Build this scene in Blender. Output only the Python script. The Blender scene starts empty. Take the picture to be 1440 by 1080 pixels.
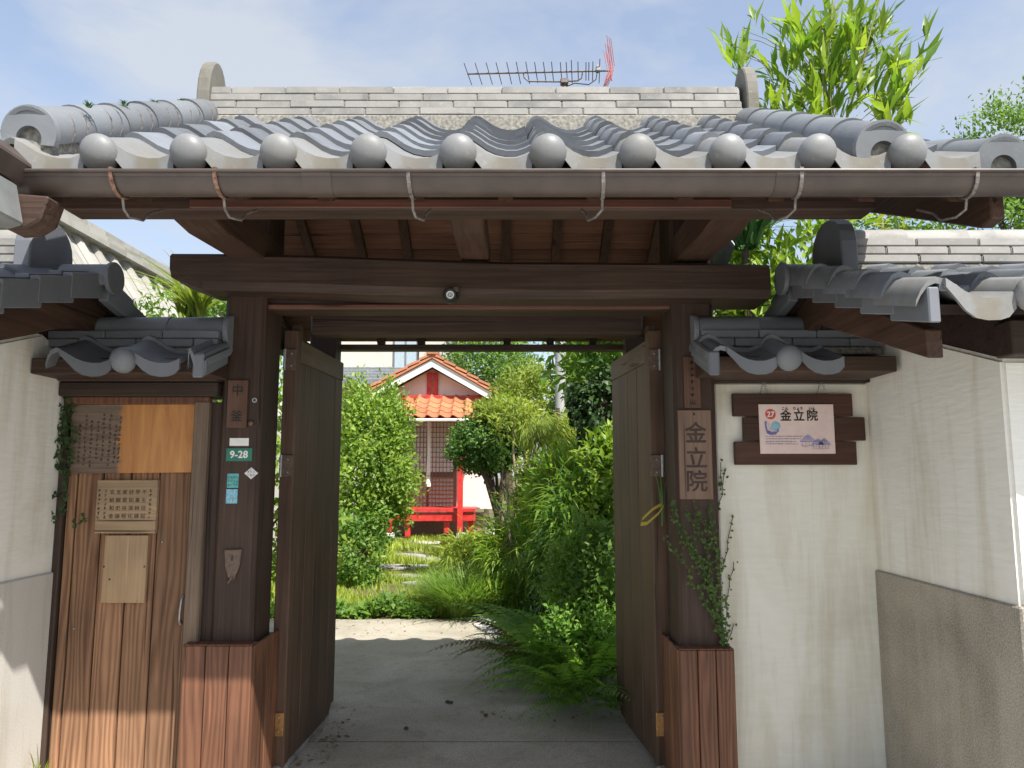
import bpy, bmesh, math, random
import numpy as np
from mathutils import Vector, Matrix, Euler
random.seed(11)
rng = np.random.default_rng(11)
sc = bpy.context.scene
COL = sc.collection
PI = math.pi
R = math.radians

# ---------------------------------------------------------------- camera
H_CAM, F_PX, PITCH = 1.36, 1050.0, R(7.0)
cam_d = bpy.data.cameras.new('camera')
cam_d.sensor_width = 36.0
cam_d.lens = 36.0 * F_PX / 1440.0
cam_d.clip_start, cam_d.clip_end = 0.05, 2000.0
cam = bpy.data.objects.new('camera', cam_d)
COL.objects.link(cam)
cam.location = (0, 0, H_CAM)
cam.rotation_euler = (R(90) + PITCH, 0, 0)
sc.camera = cam

# ---------------------------------------------------------------- sky and sun
TO_SUN = Vector((0.62, -1.0, 1.53)).normalized()
SUN_EL = math.asin(TO_SUN.z)
SUN_AZ = math.atan2(TO_SUN.x, TO_SUN.y)
w = bpy.data.worlds.new('World')
sc.world = w
w.use_nodes = True
nt = w.node_tree
for n in list(nt.nodes):
    nt.nodes.remove(n)
wo = nt.nodes.new('ShaderNodeOutputWorld')
bg = nt.nodes.new('ShaderNodeBackground')
bg.inputs['Strength'].default_value = 0.115
sky = nt.nodes.new('ShaderNodeTexSky')
sky.sky_type = 'NISHITA'
sky.sun_disc = False
sky.sun_elevation = SUN_EL
sky.sun_rotation = SUN_AZ
sky.air_density = 1.0
sky.dust_density = 1.2
sky.ozone_density = 1.6
tc = nt.nodes.new('ShaderNodeTexCoord')
mp = nt.nodes.new('ShaderNodeMapping')
mp.inputs['Scale'].default_value = (1.0, 1.0, 2.3)
mp.inputs['Location'].default_value = (3.1, 0.4, 1.7)
nz = nt.nodes.new('ShaderNodeTexNoise')
nz.inputs['Scale'].default_value = 2.6
nz.inputs['Detail'].default_value = 7.0
nz.inputs['Roughness'].default_value = 0.55
nz.inputs['Distortion'].default_value = 0.35
rp = nt.nodes.new('ShaderNodeValToRGB')
rp.color_ramp.elements[0].position = 0.42
rp.color_ramp.elements[0].color = (0.34, 0.34, 0.34, 1)
rp.color_ramp.elements[1].position = 0.62
rp.color_ramp.elements[1].color = (0.85, 0.85, 0.85, 1)
mx = nt.nodes.new('ShaderNodeMix')
mx.data_type = 'RGBA'
mx.inputs[7].default_value = (2.85, 3.02, 3.25, 1)      # thin bright cloud, in sky units
nt.links.new(tc.outputs['Generated'], mp.inputs['Vector'])
nt.links.new(mp.outputs['Vector'], nz.inputs['Vector'])
nt.links.new(nz.outputs['Fac'], rp.inputs['Fac'])
nt.links.new(rp.outputs['Color'], mx.inputs[0])
nt.links.new(sky.outputs['Color'], mx.inputs[6])
nt.links.new(mx.outputs[2], bg.inputs['Color'])
nt.links.new(bg.outputs['Background'], wo.inputs['Surface'])

sun_d = bpy.data.lights.new('sun', 'SUN')
sun_d.energy = 4.0
sun_d.angle = R(0.55)
sun_d.color = (1.0, 0.95, 0.87)
sun = bpy.data.objects.new('sun', sun_d)
COL.objects.link(sun)
sun.location = (6, -10, 15)
sun.rotation_euler = TO_SUN.to_track_quat('Z', 'Y').to_euler()

sc.view_settings.view_transform = 'Standard'
sc.view_settings.look = 'None'
sc.view_settings.gamma = 1.0
sc.view_settings.use_curve_mapping = False
sc.view_settings.exposure = 1.12
sc.render.engine = 'CYCLES'
sc.cycles.use_denoising = True
sc.cycles.max_bounces = 8
sc.cycles.diffuse_bounces = 5
sc.cycles.transmission_bounces = 4
sc.cycles.transparent_max_bounces = 6

# ---------------------------------------------------------------- helpers
cp, sp = math.cos(PITCH), math.sin(PITCH)

def at(u, v, Y):
    """world point seen at photo pixel (u, v) on the vertical plane at distance Y"""
    x, y = (u - 720) / F_PX, (540 - v) / F_PX
    t = Y / (cp - y * sp)
    return Vector((x * t, Y, H_CAM + (sp + y * cp) * t))

def X(u, v, Y): return at(u, v, Y).x
def Z(v, Y): return at(720, v, Y).z

WPOS = {}

def link(name, data, parent, world):
    o = bpy.data.objects.new(name, data)
    COL.objects.link(o)
    world = Vector(world)
    if parent is not None:
        o.parent = parent
        o.location = world - WPOS[parent.name]
    else:
        o.location = world
    WPOS[o.name] = world
    return o

def thing(name, loc, label, cat, group=None):
    o = link(name, None, None, loc)
    o.empty_display_size = 0.1
    o['label'] = label
    o['category'] = cat
    if group:
        o['group'] = group
    return o

def tag(o, label=None, cat=None, group=None, kind=None):
    for k, val in (('label', label), ('category', cat), ('group', group), ('kind', kind)):
        if val:
            o[k] = val
    return o

class MB:
    def __init__(s):
        s.v, s.f = [], []
    def add(s, vs, fs):
        b = len(s.v)
        s.v += [Vector(p) for p in vs]
        s.f += [tuple(b + i for i in f) for f in fs]
        return s
    def box(s, x0, x1, y0, y1, z0, z1, M=None):
        vs = [Vector((x, y, z)) for z in (z0, z1) for y in (y0, y1) for x in (x0, x1)]
        if M is not None:
            vs = [M @ p for p in vs]
        return s.add(vs, [(0, 2, 3, 1), (4, 5, 7, 6), (0, 1, 5, 4), (2, 6, 7, 3), (0, 4, 6, 2), (1, 3, 7, 5)])
    def prism(s, poly, d0, d1, fn):
        """poly: 2-D outline, fn(a, b, d) -> point"""
        n = len(poly)
        vs = [fn(a, b, d0) for a, b in poly] + [fn(a, b, d1) for a, b in poly]
        fs = [tuple(range(n - 1, -1, -1)), tuple(range(n, 2 * n))]
        fs += [(i, (i + 1) % n, n + (i + 1) % n, n + i) for i in range(n)]
        return s.add(vs, fs)
    def tube(s, pts, r, n=8, cap=True):
        pts = [Vector(p) for p in pts]
        rs = r if isinstance(r, (list, tuple)) else [r] * len(pts)
        b = len(s.v)
        up = None
        for i, p in enumerate(pts):
            d = (pts[min(i + 1, len(pts) - 1)] - pts[max(i - 1, 0)])
            d = d.normalized() if d.length > 1e-9 else Vector((0, 0, 1))
            a = Vector((0, 0, 1)) if abs(d.z) < 0.9 else Vector((1, 0, 0))
            if up is not None:
                a = up
            e1 = d.cross(a)
            e1 = e1.normalized() if e1.length > 1e-6 else Vector((1, 0, 0))
            e2 = e1.cross(d).normalized()
            up = e2
            for k in range(n):
                t = 2 * PI * k / n
                s.v.append(p + (e1 * math.cos(t) + e2 * math.sin(t)) * rs[i])
        for i in range(len(pts) - 1):
            for k in range(n):
                k2 = (k + 1) % n
                s.f.append((b + i * n + k, b + i * n + k2, b + (i + 1) * n + k2, b + (i + 1) * n + k))
        if cap:
            s.f.append(tuple(b + k for k in range(n - 1, -1, -1)))
            e = b + (len(pts) - 1) * n
            s.f.append(tuple(e + k for k in range(n)))
        return s
    def disc(s, c, r, n=20, axis='y', thick=0.004):
        c = Vector(c)
        poly = [(r * math.cos(2 * PI * k / n), r * math.sin(2 * PI * k / n)) for k in range(n)]
        fn = {'y': lambda a, b, d: c + Vector((a, d, b)), 'x': lambda a, b, d: c + Vector((d, a, b)),
              'z': lambda a, b, d: c + Vector((a, b, d))}[axis]
        return s.prism(poly, 0, thick, fn)
    def sphere(s, c, r, nu=14, nv=9, sq=(1, 1, 1)):
        c = Vector(c)
        b = len(s.v)
        s.v.append(c + Vector((0, 0, r * sq[2])))
        for j in range(1, nv):
            t = PI * j / nv
            for i in range(nu):
                a = 2 * PI * i / nu
                s.v.append(c + Vector((r * sq[0] * math.sin(t) * math.cos(a), r * sq[1] * math.sin(t) * math.sin(a), r * sq[2] * math.cos(t))))
        s.v.append(c - Vector((0, 0, r * sq[2])))
        e = len(s.v) - 1
        for i in range(nu):
            i2 = (i + 1) % nu
            s.f.append((b, b + 1 + i, b + 1 + i2))
            for j in range(nv - 2):
                p, q = b + 1 + j * nu, b + 1 + (j + 1) * nu
                s.f.append((p + i, q + i, q + i2, p + i2))
            s.f.append((e, b + 1 + (nv - 2) * nu + i2, b + 1 + (nv - 2) * nu + i))
        return s
    def mesh(s, name, mat, origin=(0, 0, 0), smooth=False, bevel=0.0, seg=1, rough=0.0, cuts=0, angle=40):
        o = Vector(origin)
        me = bpy.data.meshes.new(name)
        me.from_pydata([tuple(p - o) for p in s.v], [], s.f)
        bm = bmesh.new()
        bm.from_mesh(me)
        bmesh.ops.recalc_face_normals(bm, faces=bm.faces)
        if bevel:
            ed = [e for e in bm.edges if len(e.link_faces) == 2 and e.calc_face_angle(0) > 0.5]
            bmesh.ops.bevel(bm, geom=ed, offset=bevel, segments=seg, affect='EDGES', clamp_overlap=True)
        if cuts:
            L = max((e.calc_length() for e in bm.edges), default=1)
            ed = [e for e in bm.edges if e.calc_length() > 0.4 * L]
            bmesh.ops.subdivide_edges(bm, edges=ed, cuts=cuts, use_grid_fill=True)
        if rough:
            for vv in bm.verts:
                q = vv.co * 7.0
                n1 = math.sin(q.x * 1.7 + q.z * 2.1) + math.sin(q.y * 2.3 + q.x * .7 + 1.3) + math.sin(q.z * 1.9 - q.y + 2.2)
                vv.co += vv.normal * (rough * n1 * .33 + random.uniform(-.3, .3) * rough)
        bm.to_mesh(me)
        bm.free()
        if mat:
            me.materials.append(mat)
        if smooth:
            me.polygons.foreach_set('use_smooth', [True] * len(me.polygons))
            try:
                me.set_sharp_from_angle(angle=R(angle))
            except Exception:
                pass
        return me
    def build(s, name, mat, parent=None, origin=None, **kw):
        if origin is None:
            lo = [min(p[i] for p in s.v) for i in range(3)]
            hi = [max(p[i] for p in s.v) for i in range(3)]
            origin = Vector(((lo[0] + hi[0]) / 2, (lo[1] + hi[1]) / 2, lo[2]))
        me = s.mesh(name, mat, origin, **kw)
        return link(name, me, parent, origin)

def bx(name, mat, parent, x0, x1, y0, y1, z0, z1, bevel=0.004, **kw):
    return MB().box(x0, x1, y0, y1, z0, z1).build(name, mat, parent, bevel=bevel, **kw)

def put(name, me, parent, loc, rot=(0, 0, 0), scale=None):
    o = link(name, me, parent, loc)
    o.rotation_euler = rot
    if scale is not None:
        o.scale = scale if hasattr(scale, '__len__') else (scale,) * 3
    return o

# ---------------------------------------------------------------- materials
def newmat(name):
    m = bpy.data.materials.new(name)
    m.use_nodes = True
    t = m.node_tree
    b = t.nodes['Principled BSDF']
    return m, t, b

def N(t, typ, **kw):
    n = t.nodes.new('ShaderNode' + typ)
    for k, v in kw.items():
        if hasattr(n, k) and k not in n.inputs:
            setattr(n, k, v)
        else:
            n.inputs[k].default_value = v
    return n

def ramp(t, fac, stops):
    r = t.nodes.new('ShaderNodeValToRGB')
    e = r.color_ramp.elements
    while len(e) < len(stops):
        e.new(0.5)
    for i, (p, c) in enumerate(stops):
        e[i].position = p
        e[i].color = (c[0], c[1], c[2], 1)
    t.links.new(fac, r.inputs['Fac'])
    return r.outputs['Color']

def coords(t, scale=(1, 1, 1), rnd=True, world=False):
    if world:
        g = t.nodes.new('ShaderNodeNewGeometry').outputs['Position']
    else:
        g = t.nodes.new('ShaderNodeTexCoord').outputs['Object']
    if rnd:
        oi = t.nodes.new('ShaderNodeObjectInfo')
        ml = N(t, 'Math', operation='MULTIPLY')
        ml.inputs[1].default_value = 23.0
        t.links.new(oi.outputs['Random'], ml.inputs[0])
        ad = N(t, 'VectorMath', operation='ADD')
        t.links.new(g, ad.inputs[0])
        t.links.new(ml.outputs[0], ad.inputs[1])
        g = ad.outputs[0]
    mp = t.nodes.new('ShaderNodeMapping')
    mp.inputs['Scale'].default_value = scale
    t.links.new(g, mp.inputs['Vector'])
    return mp.outputs['Vector']

def noise(t, vec, scale, detail=5, rough=.55, dist=0.0):
    n = N(t, 'TexNoise', Scale=scale, Detail=detail, Roughness=rough, Distortion=dist)
    t.links.new(vec, n.inputs['Vector'])
    return n.outputs['Fac']

def mixc(t, fac, a, b, mode='MIX'):
    m = t.nodes.new('ShaderNodeMix')
    m.data_type = 'RGBA'
    m.blend_type = mode
    for sock, val in ((0, fac), (6, a), (7, b)):
        if hasattr(val, 'is_linked'):
            t.links.new(val, m.inputs[sock])
        elif sock == 0:
            m.inputs[0].default_value = val
        else:
            m.inputs[sock].default_value = (val[0], val[1], val[2], 1)
    return m.outputs[2]

def bump(t, b, h, strength=.3, dist=.01):
    n = N(t, 'Bump', Strength=strength, Distance=dist)
    t.links.new(h, n.inputs['Height'])
    t.links.new(n.outputs['Normal'], b.inputs['Normal'])

def rnd_bright(t, col, lo=.8, hi=1.2):
    oi = t.nodes.new('ShaderNodeObjectInfo')
    mr = N(t, 'MapRange')
    mr.inputs['To Min'].default_value = lo
    mr.inputs['To Max'].default_value = hi
    t.links.new(oi.outputs['Random'], mr.inputs['Value'])
    return mixc(t, 1.0, col, mr.outputs['Result'], 'MULTIPLY')

def wood(name, c1, c2, axis='z', rough=.62, bmp=.35, cath=False, var=(.82, 1.18), k=1.0, fine=90):
    m, t, b = newmat(name)
    al, ac = 1.1 * k, 16.0 * k
    s = {'x': (al, ac, ac), 'y': (ac, al, ac), 'z': (ac, ac, al)}[axis]
    v = coords(t, s)
    g1 = noise(t, v, 1.0, 6, .6, .9)
    fa = {'x': (2.5, fine, fine), 'y': (fine, 2.5, fine), 'z': (fine, fine, 2.5)}[axis]
    v2 = coords(t, fa)
    g2 = noise(t, v2, 1.0, 4, .6, .3)
    mixn = N(t, 'Math', operation='MULTIPLY_ADD')
    t.links.new(g2, mixn.inputs[0])
    mixn.inputs[1].default_value = .55
    sub = N(t, 'Math', operation='MULTIPLY')
    sub.inputs[1].default_value = .55
    t.links.new(g1, sub.inputs[0])
    t.links.new(sub.outputs[0], mixn.inputs[2])
    fac = mixn.outputs[0]
    if cath:
        sw = {'x': (.75, 9.0, 9.0), 'y': (9.0, .75, 9.0), 'z': (6.0, 6.0, .55)}[axis]
        v3 = coords(t, sw)
        wv = N(t, 'TexWave', wave_type='BANDS', bands_direction='X' if axis != 'x' else 'Z')
        wv.inputs['Scale'].default_value = 2.2
        wv.inputs['Distortion'].default_value = 19.0
        wv.inputs['Detail'].default_value = 2.0
        wv.inputs['Detail Scale'].default_value = .7
        t.links.new(v3, wv.inputs['Vector'])
        mm = N(t, 'Math', operation='MULTIPLY_ADD')
        t.links.new(wv.outputs['Fac'], mm.inputs[0])
        mm.inputs[1].default_value = .26
        s2 = N(t, 'Math', operation='MULTIPLY')
        s2.inputs[1].default_value = .85
        t.links.new(fac, s2.inputs[0])
        t.links.new(s2.outputs[0], mm.inputs[2])
        fac = mm.outputs[0]
    col = ramp(t, fac, [(.30, c1), (.72, c2)])
    big = noise(t, coords(t, (2.2, 2.2, 2.2)), 1.0, 3)
    dk = ramp(t, big, [(.3, (.72, .72, .72)), (.7, (1.12, 1.1, 1.08))])
    col = mixc(t, 1.0, col, dk, 'MULTIPLY')
    col = rnd_bright(t, col, *var)
    ck = {'x': (.9, 38, 38), 'y': (38, .9, 38), 'z': (38, 38, .9)}[axis]
    cr = noise(t, coords(t, ck), 1.0, 2, .5, .5)
    crk = ramp(t, cr, [(.30, (.35, .33, .32)), (.335, (1, 1, 1)), (.66, (1, 1, 1)), (.70, (1.35, 1.3, 1.25))])
    col = mixc(t, 1.0, col, crk, 'MULTIPLY')
    t.links.new(col, b.inputs['Base Color'])
    b.inputs['Roughness'].default_value = rough
    b.inputs['Specular IOR Level'].default_value = .3
    bump(t, b, fac, bmp, .006)
    return m

def plain(name, c, rough=.5, metal=0.0, nscale=30, amt=.25, bmp=.0, spec=.5, var=None):
    m, t, b = newmat(name)
    f = noise(t, coords(t), nscale, 5)
    lo = tuple(x * (1 - amt) for x in c)
    hi = tuple(min(1, x * (1 + amt)) for x in c)
    col = ramp(t, f, [(.3, lo), (.7, hi)])
    if var:
        col = rnd_bright(t, col, *var)
    t.links.new(col, b.inputs['Base Color'])
    b.inputs['Roughness'].default_value = rough
    b.inputs['Metallic'].default_value = metal
    b.inputs['Specular IOR Level'].default_value = spec
    if bmp:
        bump(t, b, f, bmp, .004)
    return m

def plaster(name, c, stain, rough=.85, bmp=.12, streak=True, speck=0.0, lo=.5):
    m, t, b = newmat(name)
    v = coords(t, rnd=False, world=True)
    f1 = noise(t, v, 1.7, 6, .6, .4)
    f2 = noise(t, coords(t, (9, 9, 60), rnd=False, world=True) if streak else v, 1.0, 4)
    f3 = noise(t, v, 260, 3)
    a = mixc(t, ramp(t, f1, [(lo, (0, 0, 0)), (lo + .25, (1, 1, 1))]), c, stain)
    a = mixc(t, .25, a, ramp(t, f2, [(.35, tuple(x * .8 for x in c)), (.65, c)]))
    st = noise(t, coords(t, (7, 7, .8), rnd=False, world=True), 1.0, 5, .65, .3)
    a = mixc(t, 1.0, a, ramp(t, st, [(.34, (.84, .81, .74)), (.52, (1, 1, 1))]), 'MULTIPLY')
    if speck:
        a = mixc(t, speck, a, ramp(t, noise(t, v, 150, 2, .8), [(.35, (.05, .045, .04)), (.65, (.75, .72, .66))]))
    t.links.new(a, b.inputs['Base Color'])
    b.inputs['Roughness'].default_value = rough
    b.inputs['Specular IOR Level'].default_value = .2
    bump(t, b, f3 if not streak else f2, bmp, .004)
    return m

def tile_mat(name, c, stain, rough=.42, amt=.35, var=(.82, 1.15)):
    m, t, b = newmat(name)
    v = coords(t)
    f1 = noise(t, v, 6, 6, .6, .5)
    f2 = noise(t, v, 45, 4, .7)
    a = mixc(t, ramp(t, f1, [(.45, (0, 0, 0)), (.8, (amt, amt, amt))]), c, stain)
    a = mixc(t, ramp(t, f2, [(.58, (0, 0, 0)), (.75, (amt, amt, amt))]), a, tuple(min(1, x * 1.35) for x in c))
    a = rnd_bright(t, a, *var)
    t.links.new(a, b.inputs['Base Color'])
    if name == 'eave_roof_tile':            # rust-brown drip stain in the middle of each apron
        sx = t.nodes.new('ShaderNodeSeparateXYZ')
        t.links.new(t.nodes.new('ShaderNodeTexCoord').outputs['Object'], sx.inputs[0])
        df = N(t, 'Math', operation='SUBTRACT')
        t.links.new(sx.outputs['X'], df.inputs[0])
        df.inputs[1].default_value = .145
        ab = N(t, 'Math', operation='ABSOLUTE')
        t.links.new(df.outputs[0], ab.inputs[0])
        ml = N(t, 'Math', operation='MULTIPLY_ADD')
        t.links.new(noise(t, v, 22, 4), ml.inputs[0])
        ml.inputs[1].default_value = -.06
        t.links.new(ab.outputs[0], ml.inputs[2])
        yz = N(t, 'Math', operation='LESS_THAN')
        t.links.new(sx.outputs['Y'], yz.inputs[0])
        yz.inputs[1].default_value = -.002
        mk = mixc(t, 1.0, ramp(t, ml.outputs[0], [(.0, (.42, .42, .42)), (.022, (0, 0, 0))]), yz.outputs[0], 'MULTIPLY')
        a = mixc(t, mk, a, (.13, .105, .055))
        t.links.new(a, b.inputs['Base Color'])
    r = ramp(t, f1, [(.3, (rough * .85,) * 3), (.7, (min(1, rough * 1.35),) * 3)])
    t.links.new(r, b.inputs['Roughness'])
    b.inputs['Specular IOR Level'].default_value = .45
    bump(t, b, f2, .12, .003)
    return m

def leafmat(name, ca, cb, tr=.35, rough=.45, nscale=2.5, tl=1.5):
    m, t, b = newmat(name)
    g = t.nodes.new('ShaderNodeNewGeometry')
    col = ramp(t, g.outputs['Random Per Island'], [(0.0, ca), (1.0, cb)])
    cl = noise(t, coords(t), nscale, 3)
    col = mixc(t, 1.0, col, ramp(t, cl, [(.3, (.7, .75, .7)), (.7, (1.25, 1.2, 1.1))]), 'MULTIPLY')
    t.links.new(col, b.inputs['Base Color'])
    b.inputs['Roughness'].default_value = rough
    b.inputs['Specular IOR Level'].default_value = .3
    trn = t.nodes.new('ShaderNodeBsdfTranslucent')
    t.links.new(mixc(t, 1.0, col, (tl, tl * 1.02, tl * .55), 'MULTIPLY'), trn.inputs['Color'])
    ms = t.nodes.new('ShaderNodeMixShader')
    ms.inputs[0].default_value = tr
    t.links.new(b.outputs[0], ms.inputs[1])
    t.links.new(trn.outputs[0], ms.inputs[2])
    t.links.new(ms.outputs[0], t.nodes['Material Output'].inputs['Surface'])
    return m

M = {}
M['beam'] = wood('dark_beam_wood', (.020, .0118, .009), (.078, .047, .035), 'x', .6, .5)
M['post'] = wood('dark_post_wood', (.019, .011, .008), (.068, .040, .029), 'z', .6, .45)
M['arm'] = wood('dark_arm_wood', (.028, .015, .010), (.100, .056, .038), 'y', .6, .45)
M['board'] = wood('ceiling_board_wood', (.105, .046, .030), (.27, .135, .085), 'x', .65, .35, var=(.65, 1.3))
M['red_edge'] = wood('reddish_purlin_wood', (.07, .030, .024), (.17, .078, .055), 'x', .55, .35)
M['door'] = wood('door_leaf_wood', (.046, .027, .018), (.118, .073, .050), 'z', .55, .3, var=(.85, 1.15))
M['door_rail'] = wood('door_rail_wood', (.085, .062, .044), (.165, .124, .090), 'y', .6, .3)
M['plank'] = wood('weathered_plank_wood', (.105, .050, .027), (.285, .158, .090), 'z', .7, .5, cath=True, var=(.80, 1.18))
M['plank_edge'] = wood('grey_stile_wood', (.085, .062, .045), (.23, .165, .12), 'z', .75, .6)
M['clad'] = wood('red_brown_cladding_wood', (.068, .029, .017), (.165, .075, .043), 'z', .55, .4, cath=True, var=(.8, 1.25))
M['frame'] = wood('door_frame_wood', (.022, .014, .012), (.062, .040, .032), 'x', .65, .4)
M['framez'] = wood('door_frame_post_wood', (.030, .019, .015), (.080, .050, .037), 'z', .65, .4)
M['sign_wood'] = wood('sign_plank_wood', (.040, .018, .013), (.100, .046, .032), 'x', .6, .4)
M['plate_wood'] = wood('name_plate_wood', (.062, .032, .022), (.125, .066, .045), 'z', .6, .25)
M['plate_pale'] = wood('temple_plate_wood', (.11, .068, .049), (.19, .125, .092), 'z', .65, .25)
M['pale'] = wood('pale_plywood', (.33, .215, .12), (.50, .35, .21), 'z', .65, .15, var=(.95, 1.05))
M['poem'] = wood('poem_board_wood', (.25, .17, .10), (.39, .275, .17), 'x', .7, .15, var=(.95, 1.05))
M['ink'] = plain('black_ink', (.015, .012, .011), .7, amt=.1)
M['ink_brown'] = plain('faded_brown_ink', (.045, .026, .020), .7, amt=.3)
M['tile'] = tile_mat('smoked_roof_tile', (.160, .173, .195), (.075, .082, .09), .46, .75, (.68, 1.25))
M['tile_eave'] = tile_mat('eave_roof_tile', (.190, .195, .20), (.135, .115, .075), .5, .75, (.82, 1.12))
M['tile_ridge'] = tile_mat('weathered_ridge_tile', (.275, .268, .255), (.15, .15, .145), .65, .9, (.86, 1.1))
M['tile_dark'] = tile_mat('dark_wing_tile', (.15, .16, .18), (.085, .09, .10), .45, .4)
M['tube'] = tile_mat('verge_cap_tile', (.165, .176, .19), (.10, .115, .135), .45, .8, (.8, 1.15))
M['oni'] = tile_mat('rough_ridge_end_tile', (.15, .145, .13), (.10, .09, .055), .95, 1.0)
M['mortar'] = plain('old_roof_mortar', (.22, .21, .185), .95, nscale=60, amt=.5, bmp=.5)
M['gutter'] = plain('brown_gutter_plastic', (.066, .049, .042), .42, nscale=9, amt=.28)
M['hook'] = plain('galvanised_hook', (.20, .18, .17), .6, .5, 60, .5)
M['copper'] = plain('copper_strap', (.22, .12, .085), .6, .4, 80, .6)
M['brass'] = plain('old_brass_hinge', (.36, .20, .08), .45, .7, 60, .35)
M['dull'] = plain('brown_metal_plate', (.13, .09, .07), .5, .5, 60, .3)
M['steel'] = plain('grey_steel', (.35, .35, .35), .4, .8, 50, .2)
M['black'] = plain('black_plastic', (.02, .02, .022), .4, amt=.1)
M['white_paint'] = plain('white_paint', (.72, .71, .68), .5, amt=.06)
M['plaster'] = plaster('cream_plaster', (.77, .745, .66), (.62, .58, .48), lo=.52)
M['plaster2'] = plaster('brushed_plaster', (.80, .78, .72), (.62, .58, .48), bmp=.45, lo=.5)
M['dado'] = plaster('washed_gravel_dado', (.40, .355, .285), (.19, .165, .125), .9, .3, False, .26, .40)
M['dado_l'] = plaster('pale_dado', (.58, .56, .52), (.46, .44, .40), .9, .3, False, .10, .5)
M['green_sign'] = plain('green_enamel', (.012, .15, .10), .3, nscale=40, amt=.12)
M['teal'] = plain('teal_sticker', (.10, .36, .36), .5, nscale=60, amt=.35)
M['blue_st'] = plain('blue_sticker', (.16, .43, .55), .5, nscale=60, amt=.3)
M['pink_panel'] = plain('pale_pink_panel', (.72, .56, .52), .45, amt=.05)
M['red'] = plain('red_print', (.60, .06, .04), .5, amt=.1)
M['cyan'] = plain('pale_cyan_print', (.25, .45, .55), .5, amt=.2)
M['violet'] = plain('violet_print', (.16, .15, .36), .5, amt=.3)
M['lilac'] = plain('pale_lilac_print', (.45, .40, .55), .5, amt=.2)
M['red_paint'] = plain('red_shrine_paint', (.50, .028, .024), .45, nscale=10, amt=.35)
M['orange_tile'] = tile_mat('orange_glazed_tile', (.48, .19, .095), (.33, .13, .075), .5, .7, (.75, 1.2))
M['cream_wall'] = plain('shrine_wall', (.80, .62, .56), .7, nscale=4, amt=.06)
M['house_wall'] = plain('house_wall', (.50, .48, .43), .8, nscale=3, amt=.06)
M['grey_roof'] = plain('grey_house_roof', (.16, .17, .19), .6, nscale=10, amt=.25)
M['pale_roof'] = tile_mat('pale_far_roof_tile', (.33, .32, .29), (.22, .215, .20), .6, .7)
M['glass'] = plain('window_glass', (.35, .42, .47), .12, amt=.15)
M['lattice'] = plain('brown_lattice', (.22, .13, .085), .6, nscale=30, amt=.3)
M['paper'] = plain('shoji_paper', (.84, .83, .80), .7, amt=.05)
M['rope'] = plain('white_rope', (.78, .76, .70), .8, nscale=90, amt=.15)
M['concrete_pole'] = plain('concrete_pole', (.34, .34, .34), .8, nscale=8, amt=.12)
M['stone'] = plain('garden_stone', (.30, .28, .26), .85, nscale=9, amt=.45, bmp=.5)
M['pale_stone'] = plain('pale_stone', (.62, .62, .62), .8, nscale=30, amt=.2, bmp=.4)
M['bark'] = plain('bark', (.085, .06, .042), .9, nscale=25, amt=.5, bmp=.6)
M['bark_pale'] = plain('pale_bark', (.26, .20, .12), .85, nscale=25, amt=.4, bmp=.4)
M['culm'] = plain('bamboo_culm', (.20, .20, .07), .5, nscale=15, amt=.35)
M['stalk'] = plain('green_stalk', (.10, .14, .04), .6, nscale=25, amt=.35)
M['antenna'] = plain('antenna_metal', (.13, .11, .11), .5, .5, 60, .4)
M['antenna_red'] = plain('antenna_red_wire', (.38, .12, .12), .5, .2, 60, .3)
M['L_round'] = leafmat('leaf_round_shrub', (.12, .23, .03), (.29, .40, .07), .38)
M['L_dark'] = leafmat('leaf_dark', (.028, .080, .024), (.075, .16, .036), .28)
M['L_mid'] = leafmat('leaf_mid', (.075, .17, .03), (.20, .32, .06), .4)
M['L_bamboo'] = leafmat('leaf_bamboo', (.085, .19, .026), (.29, .39, .055), .45, .4, 5)
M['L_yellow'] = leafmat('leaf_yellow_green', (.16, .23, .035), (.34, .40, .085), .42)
M['L_grass'] = leafmat('grass_blade', (.10, .21, .04), (.26, .37, .085), .42, .5, 3)
M['L_lawn'] = leafmat('lawn_blade', (.20, .29, .04), (.40, .45, .08), .42, .6, 1.2)
M['L_fern'] = leafmat('fern_leaf', (.085, .20, .036), (.24, .40, .07), .42)
M['L_ivy'] = leafmat('ivy_leaf', (.018, .045, .014), (.05, .10, .025), .2)
M['L_vine'] = leafmat('creeper_leaf', (.035, .085, .018), (.10, .17, .03), .3)
M['L_blue'] = leafmat('leaf_blue_green', (.045, .14, .05), (.15, .28, .085), .38)
M['L_straw'] = leafmat('yellow_leaf', (.42, .32, .06), (.52, .42, .10), .4)
M['L_bronze'] = leafmat('bronze_fern_leaf', (.10, .10, .03), (.20, .16, .055), .35)
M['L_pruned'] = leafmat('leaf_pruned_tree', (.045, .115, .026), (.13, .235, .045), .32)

# ---------------------------------------------------------------- ground
def sheet(name, poly, z, mat, kind='structure'):
    me = bpy.data.meshes.new(name)
    me.from_pydata([(x, y, z) for x, y in poly], [], [tuple(range(len(poly)))])
    me.materials.append(mat)
    o = link(name, me, None, (0, 0, 0))
    o['kind'] = kind
    return o

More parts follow.
